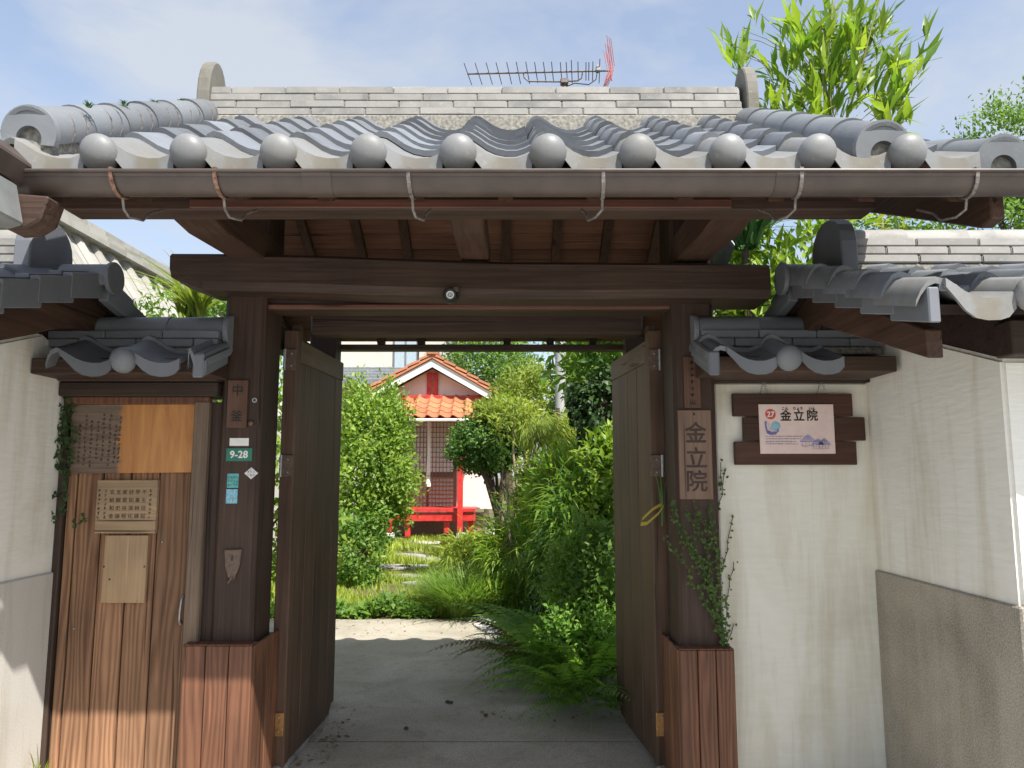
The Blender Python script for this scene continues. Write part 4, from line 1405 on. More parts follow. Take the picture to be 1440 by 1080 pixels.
# ---------------------------------------------------------------- little red shrine
SYR = 16.6
shr = thing('red_shrine', at(608, 757, SYR), 'small shrine with red posts and orange tiled roof beyond the garden', 'shrine')
def sbox(name, mat, u0, u1, v0, v1, Y0, Y1, par=shr, bevel=.008):
    a, b = at(u0, v1, Y0), at(u1, v0, Y0)
    return MB().box(a.x, b.x, Y0, Y1, a.z, b.z).build(name, mat, par, bevel=bevel)
for u in (548, 647):
    sbox('post', M['red_paint'], u - 4.5, u + 4.5, 590, 749, SYR - .9, SYR - .76)
    sbox('post_base', M['white_paint'], u - 5.5, u + 5.5, 749.5, 757, SYR - .92, SYR - .74)
for u in (534, 573, 628, 662):
    sbox('leg', M['red_paint'], u - 4, u + 4, 733, 755 if u == 573 else 750, SYR - .6, SYR - .48)
sbox('stage', M['red_paint'], 528, 668, 715, 720, SYR - .75, SYR + .3)
sbox('stage_beam', M['red_paint'], 528, 668, 721, 733, SYR - .70, SYR - .55)
under = sbox('base_wall', M['lattice'], 520, 680, 725, 752, SYR + .6, SYR + 2.2)
sbox('wall', M['cream_wall'], 524, 694, 560, 716, SYR + .31, SYR + 2.6)
dr = sbox('lattice_door', M['lattice'], 563, 641, 590, 716, SYR + .24, SYR + .305)
for k in range(2):
    u0 = 565 + k * 38
    sbox('paper', M['paper'], u0, u0 + 35, 593, 664, SYR + .232, SYR + .238, dr, 0)
    sbox('panel', M['cream_wall'], u0, u0 + 35, 672, 714, SYR + .232, SYR + .238, dr, 0)
    for i in range(8):
        uu = u0 + i * 5
        sbox('muntin', M['lattice'], uu - .4, uu + .4, 591, 715, SYR + .20, SYR + .23, dr, 0)
    for i in range(11):
        vv_ = 594 + i * 7
        sbox('muntin', M['lattice'], u0, u0 + 35, vv_ - .4, vv_ + .4, SYR + .205, SYR + .2295, dr, 0)
    for i in range(8):
        vv_ = 672 + i * 5.8
        sbox('muntin', M['lattice'], u0, u0 + 35, vv_ - 1.0, vv_ + 1.0, SYR + .19, SYR + .2295, dr, 0)
sbox('side_panel', M['white_paint'], 550, 562, 590, 714, SYR + .22, SYR + .30)
sbox('side_panel', M['cream_wall'], 642, 676, 590, 714, SYR + .22, SYR + .30)
# canopy over the steps
CY0 = SYR - 1.0
a0, a1 = at(562, 589, CY0), at(682, 562, CY0 + .75)
x0, x1, zl, zh = X(562, 589, CY0), X(683, 589, CY0), a0.z, Z(561, CY0 + .75)
can = slab(MB(), x0, x1, CY0, zl, CY0 + .76, zh, .06).build('canopy', M['red_paint'], shr)
sl_ = math.atan2(zh - zl, .75)
ot = tile_mesh('orange_tile', M['orange_tile'], L=.34)
nx = int((x1 - x0) / TW)
for r_ in range(4):
    for i in range(nx + 1):
        put('roof_tile', ot, can, (x0 + .05 + TW * i * (x1 - x0 - .05) / (nx + .6) / TW, CY0 - .03 + .21 * r_ * math.cos(sl_), zl + .03 + .21 * r_ * math.sin(sl_)), (sl_ - R(4), 0, 0))
MB().tube([(x0, CY0 - .05, zl - .03), (x1, CY0 - .05, zl - .03)], .035, 10).build('canopy_gutter', M['white_paint'], shr, smooth=True)
sbox('canopy_beam', M['red_paint'], 562, 682, 556, 561.5, SYR - .3, SYR - .2)
# gable
gy = SYR - .15
pk, le, re_ = at(608, 519, gy), at(530, 562, gy), at(688, 562, gy)
MB().prism([(le.x, le.z), (re_.x, re_.z), (pk.x, pk.z)], gy, gy + 2.7, lambda a, b, d: Vector((a, d, b))).build('gable_wall', M['cream_wall'], shr)
gp = sbox('gable_post', M['red_paint'], 600, 616, 524, 559, gy - .06, gy - .001)
mb = MB()
random.seed(3)
for k in range(4):
    q = at(608, 531 + k * 7, gy - .063)
    brush_glyph(mb, q.x, gy - .0625, q.z, .10, 1.1)
mb.build('lettering', M['brass'], gp)
apex = at(608, 505, gy - .4)
for s_, (ue, ve) in ((-1, (520, 552)), (1, (737, 578))):
    e = at(ue, ve, gy - .4)
    d = (e - apex)
    L = d.length
    ang = math.atan2(d.z, d.x)
    n_ = Vector((-d.z, 0, d.x)).normalized() * (1 if s_ > 0 else -1)
    th_ = .15
    mbx = MB().prism([(apex.x, apex.z), (e.x, e.z), (e.x, e.z - .17), (apex.x, apex.z - .17)], gy - .40, gy - .35, lambda a, b, dd: Vector((a, dd, b)))
    mbx.build('barge_board', M['white_paint'], shr)
    rf = MB().prism([(apex.x, apex.z + .02), (e.x, e.z + .02), (e.x, e.z + .075), (apex.x, apex.z + .075)], gy - .45, gy + 3.0, lambda a, b, dd: Vector((a, dd, b))).build('roof', M['orange_tile'], shr)
    k = 0
    seg = int(L / .27)
    for k in range(seg):
        p = apex + d * ((k + .5) / seg)
        for yy in (0, .24, .48):
            mbt = MB()
            u_ = d.normalized() * (.5 * L / seg - .004)
            up_ = n_ * .05 if n_.z > 0 else -n_ * .05
            c0 = Vector((p.x, gy - .47 + yy, p.z + .078))
            lift = u_ * 0
            vs = []
            for yy2 in (0, .235):
                vs += [c0 - u_ + Vector((0, yy2, 0)), c0 + u_ + Vector((0, yy2, .03)), c0 + u_ + up_ + Vector((0, yy2, .03)), c0 - u_ + up_ + Vector((0, yy2, 0))]
            mbt.add(vs, [(0, 1, 2, 3), (7, 6, 5, 4), (0, 4, 5, 1), (1, 5, 6, 2), (2, 6, 7, 3), (3, 7, 4, 0)])
            mbt.build('roof_tile', M['orange_tile'], rf)
MB().box(apex.x - .13, apex.x + .13, gy - .5, gy + 3.0, apex.z + .06, at(608, 492, gy - .5).z).build('roof_ridge', M['orange_tile'], shr, bevel=.04, seg=2)
rope = MB().tube([at(603.5, 590, SYR - .25), at(603.2, 640, SYR - .25), at(602, 676, SYR - .25), at(602, 684, SYR - .25)], [.035, .035, .045, .06], 8).build('bell_rope', M['rope'], None, smooth=True)
tag(rope, 'thick white bell rope hanging before the shrine door', 'rope')
# house behind
HY = 25.0
hs = thing('white_house', at(560, 700, HY), 'white walled house behind the red shrine', 'house')
a, b = at(400, 640, HY), at(640, 478, HY)
MB().box(a.x, b.x, HY, HY + 6, 0, b.z + 1.2).build('wall', M['house_wall'], hs)
def wnd(u0, u1, v0, v1):
    f = sbox('window', M['grey_roof'], u0, u1, v0, v1, HY - .08, HY - .001, hs, 0)
    n_ = 2
    for k in range(n_):
        w_ = (u1 - u0 - 2) / n_
        sbox('pane', M['glass'], u0 + 1.5 + k * w_, u0 + k * w_ + w_ - .5, v0 + 1.5, v1 - 1.5, HY - .10, HY - .081, f, 0)
wnd(553, 588, 470, 524)
sbox('shutter_box', M['house_wall'], 589, 598, 470, 524, HY - .2, HY - .001, hs, 0)
lr = MB()
p0, p1 = at(440, 518, HY - .01), at(600, 524, HY - .01)
slab(lr, p0.x, p1.x, HY - 1.4, Z(536, HY - 1.4), HY - .01, Z(516, HY), .1)
lr = lr.build('lean_to_roof', M['grey_roof'], hs)
for k in range(5):
    yy = HY - 1.4 + .28 * k
    zz = Z(536, HY - 1.4) + (Z(516, HY) - Z(536, HY - 1.4)) * k / 5
    MB().box(p0.x, p1.x, yy, yy + .26, zz + .002, zz + .07).build('roof_course', M['grey_roof'], lr)
MB().tube([at(626, 470, HY - .5), at(640, 500, HY - .5), at(648, 520, HY - .5), at(651, 533, HY - .5)], .10, 8).build('downpipe', M['grey_roof'], hs, smooth=True)
# left far roof seen over the wing
FRY = 9.0
fr = thing('far_roof_house', at(160, 700, 9.5), 'pale tiled roof of a neighbouring house far left', 'house')
r0, r1 = at(20, 288, 8.0), at(330, 455, 12.5)
mb = MB()
d = (r1 - r0)
nrm = Vector((d.y, -d.x, 0)).normalized()
lo = nrm * 1.25 + Vector((0, 0, -1.75))
mb.add([r0, r1, r1 + lo, r0 + lo], [(0, 1, 2, 3)])
mb.add([r0 - Vector((0, 0, .1)), r1 - Vector((0, 0, .1)), r1 - nrm * 2.2 - Vector((0, 0, 1.25)), r0 - nrm * 2.2 - Vector((0, 0, 1.25))], [(0, 1, 2, 3)])
fr_roof = mb.build('roof', M['pale_roof'], fr)
nseg = 14
for k in range(nseg):
    p, q = r0 + d * (k / nseg), r0 + d * ((k + .97) / nseg)
    for c_ in range(3):
        off = Vector((0, 0, .02 + .075 * c_))
        wv = nrm * (.17 - .03 * c_)
        mbx = MB()
        vs = [p - wv + off, q - wv + off, q + wv + off, p + wv + off]
        vs += [v_ + Vector((0, 0, .065)) for v_ in vs]
        mbx.add(vs, [(0, 1, 2, 3), (7, 6, 5, 4), (0, 4, 5, 1), (1, 5, 6, 2), (2, 6, 7, 3), (3, 7, 4, 0)])
        mbx.build('ridge_tile', M['pale_roof'], fr_roof)
for k in range(int(d.length / .3)):
    p = r0 + d * (k * .3 / d.length)
    MB().tube([p + Vector((0, 0, .02)), p + lo + Vector((0, 0, .02))], .055, 6).build('roof_tile_row', M['pale_roof'], fr_roof, smooth=True)
wl = MB()
w0, w1 = r0 + lo * .93, r1 + lo * .93
wl.prism([(0, 0), (1, 0), (1, w1.z - .03), (0, w0.z - .03)], 0, .15, lambda a, b, dd: Vector((w0.x + (w1.x - w0.x) * a - nrm.x * dd, w0.y + (w1.y - w0.y) * a - nrm.y * dd, b)))
wl.build('wall', M['house_wall'], fr)

# ---------------------------------------------------------------- plants
def np_mesh(name, V, F, mat, smooth=False):
    V = np.asarray(V, dtype=np.float32)
    F = np.asarray(F, dtype=np.int32)
    me = bpy.data.meshes.new(name)
    me.vertices.add(len(V))
    me.vertices.foreach_set('co', V.ravel())
    k = F.shape[1]
    me.loops.add(F.size)
    me.loops.foreach_set('vertex_index', F.ravel())
    me.polygons.add(len(F))
    me.polygons.foreach_set('loop_start', np.arange(0, F.size, k, dtype=np.int32))
    me.polygons.foreach_set('loop_total', np.full(len(F), k, dtype=np.int32))
    me.update(calc_edges=True)
    me.materials.append(mat)
    return me

LEAF_F = np.array([(0, 2, 4), (0, 4, 1), (4, 2, 3), (4, 3, 1)])
def leaf_t(l=1.0, w=.4, fold=.08, droop=.1, mid=.42):
    return np.array([(0, 0, 0), (-w / 2, mid * l, fold * l), (w / 2, mid * l, fold * l), (0, l, -droop * l), (0, mid * l, 0)])

def norm(a):
    return a / np.maximum(np.linalg.norm(a, axis=-1, keepdims=True), 1e-9)

def scatter(pos, dirs, ups, scale, T, Fc):
    y = norm(dirs)
    x = norm(np.cross(y, ups))
    z = np.cross(x, y)
    s = scale[:, None, None]
    V = pos[:, None, :] + s * (T[None, :, 0:1] * x[:, None, :] + T[None, :, 1:2] * y[:, None, :] + T[None, :, 2:3] * z[:, None, :])
    n = len(pos)
    F = (Fc[None] + (np.arange(n) * len(T))[:, None, None]).reshape(-1, Fc.shape[1])
    return V.reshape(-1, 3), F

def rdir(n):
    return norm(rng.normal(size=(n, 3)))

def crown_pts(c, rad, n, nclump=60, spread=.16, shell=.75, flat=0.0):
    c, rad = np.array(c), np.array(rad)
    cd = rdir(nclump)
    cr = shell + (1 - shell) * rng.random(nclump)
    cc = cd * cr[:, None] * (1 + .10 * rng.normal(size=(nclump, 1)))
    idx = rng.integers(0, nclump, n)
    p = cc[idx] + rng.normal(size=(n, 3)) * spread
    out = norm(p)
    return c + p * rad, out

def foliage(name, mat, parent, c, rad, n, l, w, nclump=60, spread=.16, shell=.75, up=.25, droop=.12, jitter=.7, fold=.08, kind=None, low=None):
    p, out = crown_pts(c, rad, n, nclump, spread, shell)
    if low is not None:
        k = p[:, 2] > low
        p, out = p[k], out[k]
    m_ = len(p)
    d = norm(out * .55 + rdir(m_) * jitter + np.array([0, 0, up]))
    ups = norm(out + rdir(m_) * .5 + np.array([0, 0, .5]))
    V, F = scatter(p, d, ups, l * (0.6 + .7 * rng.random(m_)), leaf_t(1, w, fold, droop), LEAF_F)
    o = Vector(c)
    me = np_mesh(name, V - np.array(c), F, mat)
    ob = link(name, me, parent, o)
    return ob

def limbs(base, top, n, r0, spread):
    mb = MB()
    base, top = Vector(base), Vector(top)
    mid = base.lerp(top, .45) + Vector((random.uniform(-.08, .08), random.uniform(-.08, .08), 0))
    mb.tube([base, base.lerp(mid, .5) + Vector((.02, 0, 0)), mid, mid.lerp(top, .7)], [r0, r0 * .85, r0 * .7, r0 * .3], 9)
    for k in range(n):
        a = 2 * PI * k / n + random.uniform(-.4, .4)
        e = top + Vector((math.cos(a) * spread[0], math.sin(a) * spread[1], random.uniform(-.3, .3) * spread[2]))
        st = base.lerp(top, random.uniform(.4, .65))
        mb.tube([st, st.lerp(e, .5) + Vector((0, 0, .06)), e], [r0 * .45, r0 * .3, r0 * .12], 6)
    return mb

def shrub(name, label, cat, mat, c, rad, n, l, w, base=None, bark='bark', trunk=.05, group=None, **kw):
    c = Vector(c)
    b = Vector(base) if base else Vector((c.x, c.y, 0))
    t = thing(name, b, label, cat, group)
    limbs(b, c, 7, trunk, (rad[0] * .75, rad[1] * .75, rad[2] * .8)).build('trunk', M[bark], t, smooth=True)
    foliage('crown', mat, t, c, rad, n, l, w, **kw)
    return t

def blades(base, n, r, L, w, lean, mat, name, parent=None, az=None, curl=1.8, jl=.35, origin=None):
    base = np.array(base)
    a = rng.random(n) * 2 * PI
    rr = r * np.sqrt(rng.random(n))
    p0 = base + np.stack([rr * np.cos(a), rr * np.sin(a), np.zeros(n)], 1)
    h = a + rng.normal(size=n) * .6 if az is None else np.full(n, az) + rng.normal(size=n) * .7
    ln = L * (1 - jl + 2 * jl * rng.random(n))
    le = np.clip(lean * (.35 + 1.0 * rng.random(n)), .02, 1.6)
    hv = np.stack([np.cos(h), np.sin(h), np.zeros(n)], 1)
    sd = np.stack([-np.sin(h), np.cos(h), np.zeros(n)], 1)
    ts = [0, .3, .55, .8, 1.0]
    V = []
    for t_ in ts:
        c = p0 + hv * (le * ln * t_ ** curl)[:, None] + np.array([0, 0, 1.0]) * (ln * (t_ - .38 * le * t_ ** 2.2))[:, None]
        ww = (w * (1 - t_ ** 2) * (.6 + .8 * rng.random(n)) / 2 + .0004)[:, None]
        if t_ < 1:
            V += [c - sd * ww, c + sd * ww]
        else:
            V += [c]
    V = np.stack(V, 1)            # n, 9, 3
    Fq = np.array([(0, 1, 3), (0, 3, 2), (2, 3, 5), (2, 5, 4), (4, 5, 7), (4, 7, 6), (6, 7, 8)])
    F = (Fq[None] + (np.arange(n) * 9)[:, None, None]).reshape(-1, 3)
    og = np.array(origin if origin is not None else base)
    me = np_mesh(name, V.reshape(-1, 3) - og, F, mat)
    return link(name, me, parent, Vector(og))

# big rounded shrub on the left of the view
c = at(520, 648, 10.2)
shrub('round_shrub', 'large rounded light green shrub left of the shrine', 'shrub', M['L_round'], c, (.60, .60, .98), 20000, .066, .5, nclump=95, spread=.14, shell=.74, base=(c.x - .1, 10.2, 0), up=.35)
c = at(500, 765, 9.6)
shrub('low_shrub', 'low grey-green shrub at the foot of the rounded shrub', 'shrub', M['L_mid'], (c.x, 9.6, .42), (.42, .42, .48), 4500, .06, .5, nclump=60, spread=.14)
# pruned tree on the right
c = at(690, 628, 9.6)
tr = shrub('pruned_tree', 'green tree pruned into a dome right of the shrine door', 'tree', M['L_pruned'], (c.x - .06, 9.6, c.z + .03), (.42, .42, .36), 11000, .055, .5, nclump=110, spread=.12, shell=.82, base=(at(728, 770, 9.6).x - .1, 9.6, 0), trunk=.075)
foliage('sun_tinted_crown', M['L_yellow'], tr, (c.x + .20, 9.5, c.z + .40), (.38, .3, .16), 2600, .075, .38, nclump=50, spread=.2)  # sunlight on the dome's top put into yellower leaf colour
base = at(728, 770, 9.3)
mb = MB()
for k in range(9):
    a0 = Vector((base.x + random.uniform(-.15, .2), 9.3 + random.uniform(-.1, .1), .2))
    mb.tube([a0, a0 + Vector((random.uniform(-.2, .2), 0, .5)), a0 + Vector((random.uniform(-.35, .35), random.uniform(-.1, .1), 1.05))], [.035, .025, .012], 6)
mb.build('limb', M['bark'], tr, smooth=True)
sap = thing('slender_sapling', (at(745, 690, 8.9).x, 8.9, 0), 'slender pale stem rising beside the pruned tree', 'sapling')
MB().tube([at(738, 745, 8.9), at(728, 690, 8.9), at(722, 640, 8.9), at(722, 585, 8.9)], [.022, .018, .014, .006], 7).build('stem', M['bark_pale'], sap, smooth=True)
cc = at(724, 590, 8.9)
foliage('leaves', M['L_yellow'], sap, (cc.x, 8.9, cc.z), (.26, .2, .2), 500, .09, .3, nclump=20, spread=.3)
# strap leaved plant
c = at(742, 668, 8.6)
sp_ = thing('strap_leaf_plant', (c.x, 8.6, 0), 'plant with broad arching dark strap leaves beside the pruned tree', 'plant')
blades((c.x, 8.6, .55), 26, .10, .62, .060, .8, M['L_blue'], 'leaves', sp_)
# feathery conifer
c = at(772, 608, 8.2)
cf = thing('feathery_conifer', (c.x + .2, 8.2, 0), 'yellow-green feathery conifer with drooping sprays', 'tree')
MB().tube([(c.x + .2, 8.2, 0), (c.x + .15, 8.2, 1.2), (c.x + .1, 8.2, 2.1)], [.05, .04, .02], 8).build('trunk', M['bark'], cf, smooth=True)
n = 3000
p, out = crown_pts((c.x + .02, 8.2, c.z + .02), (.30, .25, .20), n, 40, .2, .5)
V, F = scatter(p, norm(out * .5 + np.array([.35, -.1, -.75]) + rdir(n) * .3), rdir(n), .16 * (.6 + .7 * rng.random(n)), leaf_t(1, .06, .0, .05), LEAF_F)
link('crown', np_mesh('crown', V - np.array([c.x, 8.2, c.z]), F, M['L_yellow']), cf, Vector((c.x, 8.2, c.z)))
# ivy smothered stump
c = at(832, 570, 6.6)
iv = thing('ivy_covered_trunk', (c.x + .1, 6.6, 0), 'trunk smothered in dark hanging ivy by the right door', 'tree')
MB().tube([(c.x + .1, 6.6, 0), (c.x + .08, 6.6, 1.4), (c.x + .05, 6.6, 2.2)], [.12, .1, .08], 9).build('trunk', M['bark'], iv, smooth=True)
foliage('ivy', M['L_ivy'], iv, (c.x + .05, 6.6, c.z - .02), (.22, .22, .32), 4500, .05, .75, nclump=60, spread=.13, up=-.5, droop=.2)
c2 = at(845, 500, 6.9)
foliage('upper_leaves', M['L_mid'], iv, (c2.x, 6.9, c2.z + .05), (.42, .3, .3), 900, .15, .36, nclump=22, spread=.25, up=.5)
# background trees
for i, (u, v, Y, rx, rz, mt, n, l, lab) in enumerate([
        (685, 512, 24.0, 1.5, 1.5, 'L_mid', 8000, .16, 'mid green tree directly behind the right slope of shrine roof'),
        (742, 565, 13.0, .55, .6, 'L_yellow', 5000, .10, 'bright yellow-green tree in the middle of the opening'),
        (822, 560, 9.8, .36, .75, 'L_bamboo', 4200, .15, 'tall leafy shrub behind the ivy trunk near the pole'),
        (856, 520, 12.5, .55, .7, 'L_round', 2600, .13, 'light green tree top beside the right door leaf'),
        (712, 592, 12.0, .38, .34, 'L_round', 3000, .08, 'light green bush over the shrine eave end')]):
    c = at(u, v, Y)
    shrub('background_tree', lab, 'tree', M[mt], c, (rx, rx, rz), n, l, .36, nclump=70, spread=.2, shell=.6, trunk=.08, up=.3, group=None)
# long-leaved bamboo shrub right
def bamboo_shrub(name, label, c, rad, n, l, w, mat, stems=10, droop=.3, cat='bamboo', upb=.0):
    c = Vector(c)
    t = thing(name, (c.x, c.y, 0), label, cat)
    mb = MB()
    for k in range(stems):
        b = Vector((c.x + random.uniform(-.35, .35) * rad[0], c.y + random.uniform(-.35, .35) * rad[1], 0))
        e = c + Vector((random.uniform(-.8, .8) * rad[0], random.uniform(-.8, .8) * rad[1], random.uniform(-.1, .9) * rad[2]))
        mb.tube([b, b.lerp(e, .6) + Vector((0, 0, .1)), e], [.008, .006, .003], 5)
    mb.build('stems', M['stalk'], t)
    p, out = crown_pts(c, rad, n, max(16, n // 14), .10, .5)
    k = p[:, 2] > .02
    p, out = p[k], out[k]
    m_ = len(p)
    d = norm(out * .6 + rdir(m_) * .45 + np.array([0, 0, -.25 + upb]))
    V, F = scatter(p, d, norm(np.array([0, 0, 1.0]) + rdir(m_) * .4), l * (.6 + .7 * rng.random(m_)), leaf_t(1, w, .03, droop), LEAF_F)
    link('leaves', np_mesh('leaves', V - np.array(c), F, mat), t, c)
    return t
c = at(812, 745, 6.3)
bamboo_shrub('dwarf_bamboo', 'tall drooping dwarf bamboo filling the right of the opening', (c.x + .05, 6.3, c.z - .08), (.34, .40, .56), 2600, .17, .13, M['L_mid'], 16)
c = at(805, 700, 6.9)
bamboo_shrub('dwarf_bamboo', 'lighter upright dwarf bamboo standing behind the drooping one', (c.x, 6.9, c.z + .05), (.34, .3, .34), 1100, .18, .14, M['L_bamboo'], 12, .2, upb=.45)
c = at(660, 765, 8.6)
bamboo_shrub('dwarf_bamboo', 'yellow-green striped dwarf bamboo beside the stepping stones', (c.x + .05, 8.6, .36), (.40, .4, .34), 2300, .14, .16, M['L_yellow'], 14, .25)
c = at(735, 770, 7.6)
bamboo_shrub('dwarf_bamboo', 'bushy green dwarf bamboo behind the fountain grass', (c.x, 7.6, .52), (.52, .4, .55), 1900, .17, .14, M['L_bamboo'], 14, .25)
# fountain grass clumps
for i, (u, Y, L, n, lab) in enumerate([
        (655, 7.45, .50, 1100, 'fountain grass clump spilling over the path edge, nearest the gate'),
        (690, 7.55, .46, 900, 'fountain grass clump right of the spilling one, above the gravel'),
        (628, 8.0, .42, 800, 'fountain grass clump beside the stepping stones, leftmost'),
        (715, 7.9, .55, 800, 'fountain grass clump before the dwarf bamboo, rearmost')]):
    c = at(u, 860, Y)
    t = thing('fountain_grass', (c.x, Y, 0), lab, 'grass clump', 'fountain grass clumps')
    blades((c.x, Y, .0), n, .16, L, .009, 1.0, M['L_grass'], 'blades', t, curl=1.6)
# small leaved dark shrub over the ferns
c = at(800, 870, 5.7)
shrub('fine_leaf_shrub', 'fine-leaved dark shrub above the ferns by the right leaf', 'shrub', M['L_fern'], (c.x + .22, 5.95, .46), (.36, .34, .30), 5500, .042, .42, nclump=110, spread=.15, trunk=.02, jitter=1.0)
c = at(770, 820, 6.6)
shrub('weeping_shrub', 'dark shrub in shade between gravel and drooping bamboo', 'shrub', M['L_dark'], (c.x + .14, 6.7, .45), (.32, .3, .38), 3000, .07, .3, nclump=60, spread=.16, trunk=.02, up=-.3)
for (u, v, Y, rx, rz, n_, l_, mt, lab) in [
        (820, 905, 5.25, .34, .26, 3600, .050, 'L_fern', 'low dense bush among the ferns beside the right leaf'),
        (835, 800, 5.6, .30, .34, 3600, .060, 'L_mid', 'leafy bush against the right leaf, above the ferns'),
        (800, 690, 7.3, .40, .45, 3600, .085, 'L_round', 'sunlit bush below the feathery conifer'),
        (850, 690, 6.2, .26, .40, 2200, .085, 'L_bamboo', 'bright leafy bush squeezed beside the right leaf'),
        (760, 690, 8.0, .32, .30, 2400, .075, 'L_yellow', 'yellowish bush between pruned tree and dwarf bamboo')]:
    c = at(u, v, Y)
    shrub('bank_shrub', lab, 'shrub', M[mt], c, (rx, rx, rz), n_, l_, .42, nclump=46, spread=.18, shell=.6, trunk=.018, jitter=.9)
# ferns
def frond_mesh(name, L, npair, width, arch, mat):
    T = leaf_t(1, .30, .02, .2)
    pos, dr_, up_, scl = [], [], [], []
    spine = []
    for i in range(npair + 1):
        t_ = (i + 1) / (npair + 1)
        p = np.array([0, L * t_, L * arch * (1.6 * t_ - 1.75 * t_ ** 2)])
        spine.append(p)
        tg = np.array([0, 1, arch * (1.6 - 3.5 * t_)])
        tg /= np.linalg.norm(tg)
        ln = width * min(1.0, .35 + t_ * 2.2) * (1 - t_) ** .55
        if t_ < .12:
            continue
        for s in (-1, 1):
            pos.append(p)
            dr_.append(np.array([s * 1.0, .42, -.10]) * 1.0 + tg * .15 + rng.normal(size=3) * .05)
            up_.append(np.array([0, -.2, 1.0]))
            scl.append(ln * (.9 + .2 * rng.random()))
    V, F = scatter(np.array(pos), np.array(dr_), np.array(up_), np.array(scl), T, LEAF_F)
    mb = MB().tube([Vector((0, 0, 0))] + [Vector(p) for p in spine], [.004] + [.0035 * (1 - i / (npair + 1)) + .0008 for i in range(npair + 1)], 4, False)
    sv = np.array([tuple(v_) for v_ in mb.v])
    sf = []
    for f in mb.f:
        sf += [(f[0], f[1], f[2]), (f[0], f[2], f[3])]
    sf = np.array(sf) + len(V)
    return np_mesh(name, np.vstack([V, sv]), np.vstack([F, sf]), mat)
FR = [frond_mesh('frond_mesh', .70, 21, .145, .42, M['L_fern']), frond_mesh('frond_mesh_b', .58, 18, .125, .55, M['L_fern']), frond_mesh('frond_mesh_c', .80, 23, .14, .34, M['L_fern']),
      frond_mesh('frond_mesh_d', .76, 22, .13, .42, M['L_bronze'])]
for i, (x, y, n_, s_, a_lo, a_hi, lab) in enumerate([
        (.40, 4.62, 17, .85, 50, 215, 'fern clump closest to the gate, beside the right leaf'),
        (.34, 5.12, 16, 1.05, 50, 190, 'fern clump reaching out over the concrete path'),
        (.60, 5.20, 14, 1.0, 30, 260, 'fern clump in deep shade by the right leaf'),
        (.36, 5.62, 14, 1.0, 20, 200, 'fern clump behind the one reaching over the path'),
        (.60, 4.46, 12, .60, 60, 230, 'small low fern tucked against the right leaf foot'),
        (.16, 5.98, 10, .85, 20, 200, 'fern clump nearest the gravel patch'),
        (.55, 4.92, 14, 1.0, 40, 220, 'fern clump between the nearest fern and the shaded one'),
        (.18, 5.35, 7, 1.0, 70, 150, 'bronze-tinged fern arching lowest over the path')]):
    t = thing('fern', (x, y, 0), lab, 'fern', 'ferns along the right of the path')
    for k in range(n_):
        a = R(a_lo + (a_hi - a_lo) * (k + random.uniform(.1, .9)) / n_)
        put('frond', FR[3] if i == 7 else FR[random.randrange(3)], t, (x + random.uniform(-.05, .05), y + random.uniform(-.05, .05), .03), (R(random.uniform(2, 38)), R(random.uniform(-14, 14)), a), s_ * random.uniform(.72, 1.12))
# low leafy plants along the far edge of the path, and lawn
p = []
n = 2600
xs_ = rng.uniform(-2.9, -.75, n)
ys_ = 7.32 + rng.random(n) * .38
zs_ = .02 + .16 * rng.random(n) * (.6 + .4 * np.sin(xs_ * 9))
pos = np.stack([xs_, ys_, zs_], 1)
V, F = scatter(pos, norm(rdir(n) * .8 + np.array([0, -.2, .5])), norm(rdir(n) * .4 + np.array([0, -.3, 1])), .07 * (.6 + .7 * rng.random(n)), leaf_t(1, .6, .06, .15), LEAF_F)
o = link('edging_plants', np_mesh('edging_plants', V, F, M['L_mid']), None, (0, 0, 0))
tag(o, 'low leafy plants edging the far side of the concrete path', 'ground cover', kind='stuff')
def lawn(n, x0, x1, y0, y1, L, name, label, hole=None):
    x = rng.uniform(x0, x1, n)
    y = y0 + (y1 - y0) * rng.random(n) ** 1.3
    if hole is not None:
        k = ~hole(x, y)
        x, y = x[k], y[k]
    n = len(x)
    a = rng.random(n) * 2 * PI
    l = L * (.5 + rng.random(n)) * (.55 + .6 * (np.sin(x * 5 + y * 3) * .5 + .5))
    w_ = .006 + .0006 * y
    d = np.stack([np.cos(a) * .5, np.sin(a) * .5, np.ones(n)], 1)
    b = np.stack([x, y, np.zeros(n)], 1)
    sd = np.stack([-np.sin(a), np.cos(a), np.zeros(n)], 1) * w_[:, None]
    V = np.stack([b - sd, b + sd, b + d * l[:, None]], 1).reshape(-1, 3)
    F = np.arange(n * 3).reshape(-1, 3)
    o = link(name, np_mesh(name, V, F, M['L_lawn']), None, (0, 0, 0))
    tag(o, label, 'grass', kind='stuff')
def hole(x, y):
    cx = -1.45 - (y - 8) * .045
    return (np.abs(x - cx) < .42 + .1 * np.sin(y * 7)) & (np.sin(y * 3.1 + x) > -.35) & (rng.random(len(x)) < .93)
lawn(80000, -4.2, .6, 7.45, 16.3, .10, 'lawn', 'short yellow-green grass between path and shrine', hole)
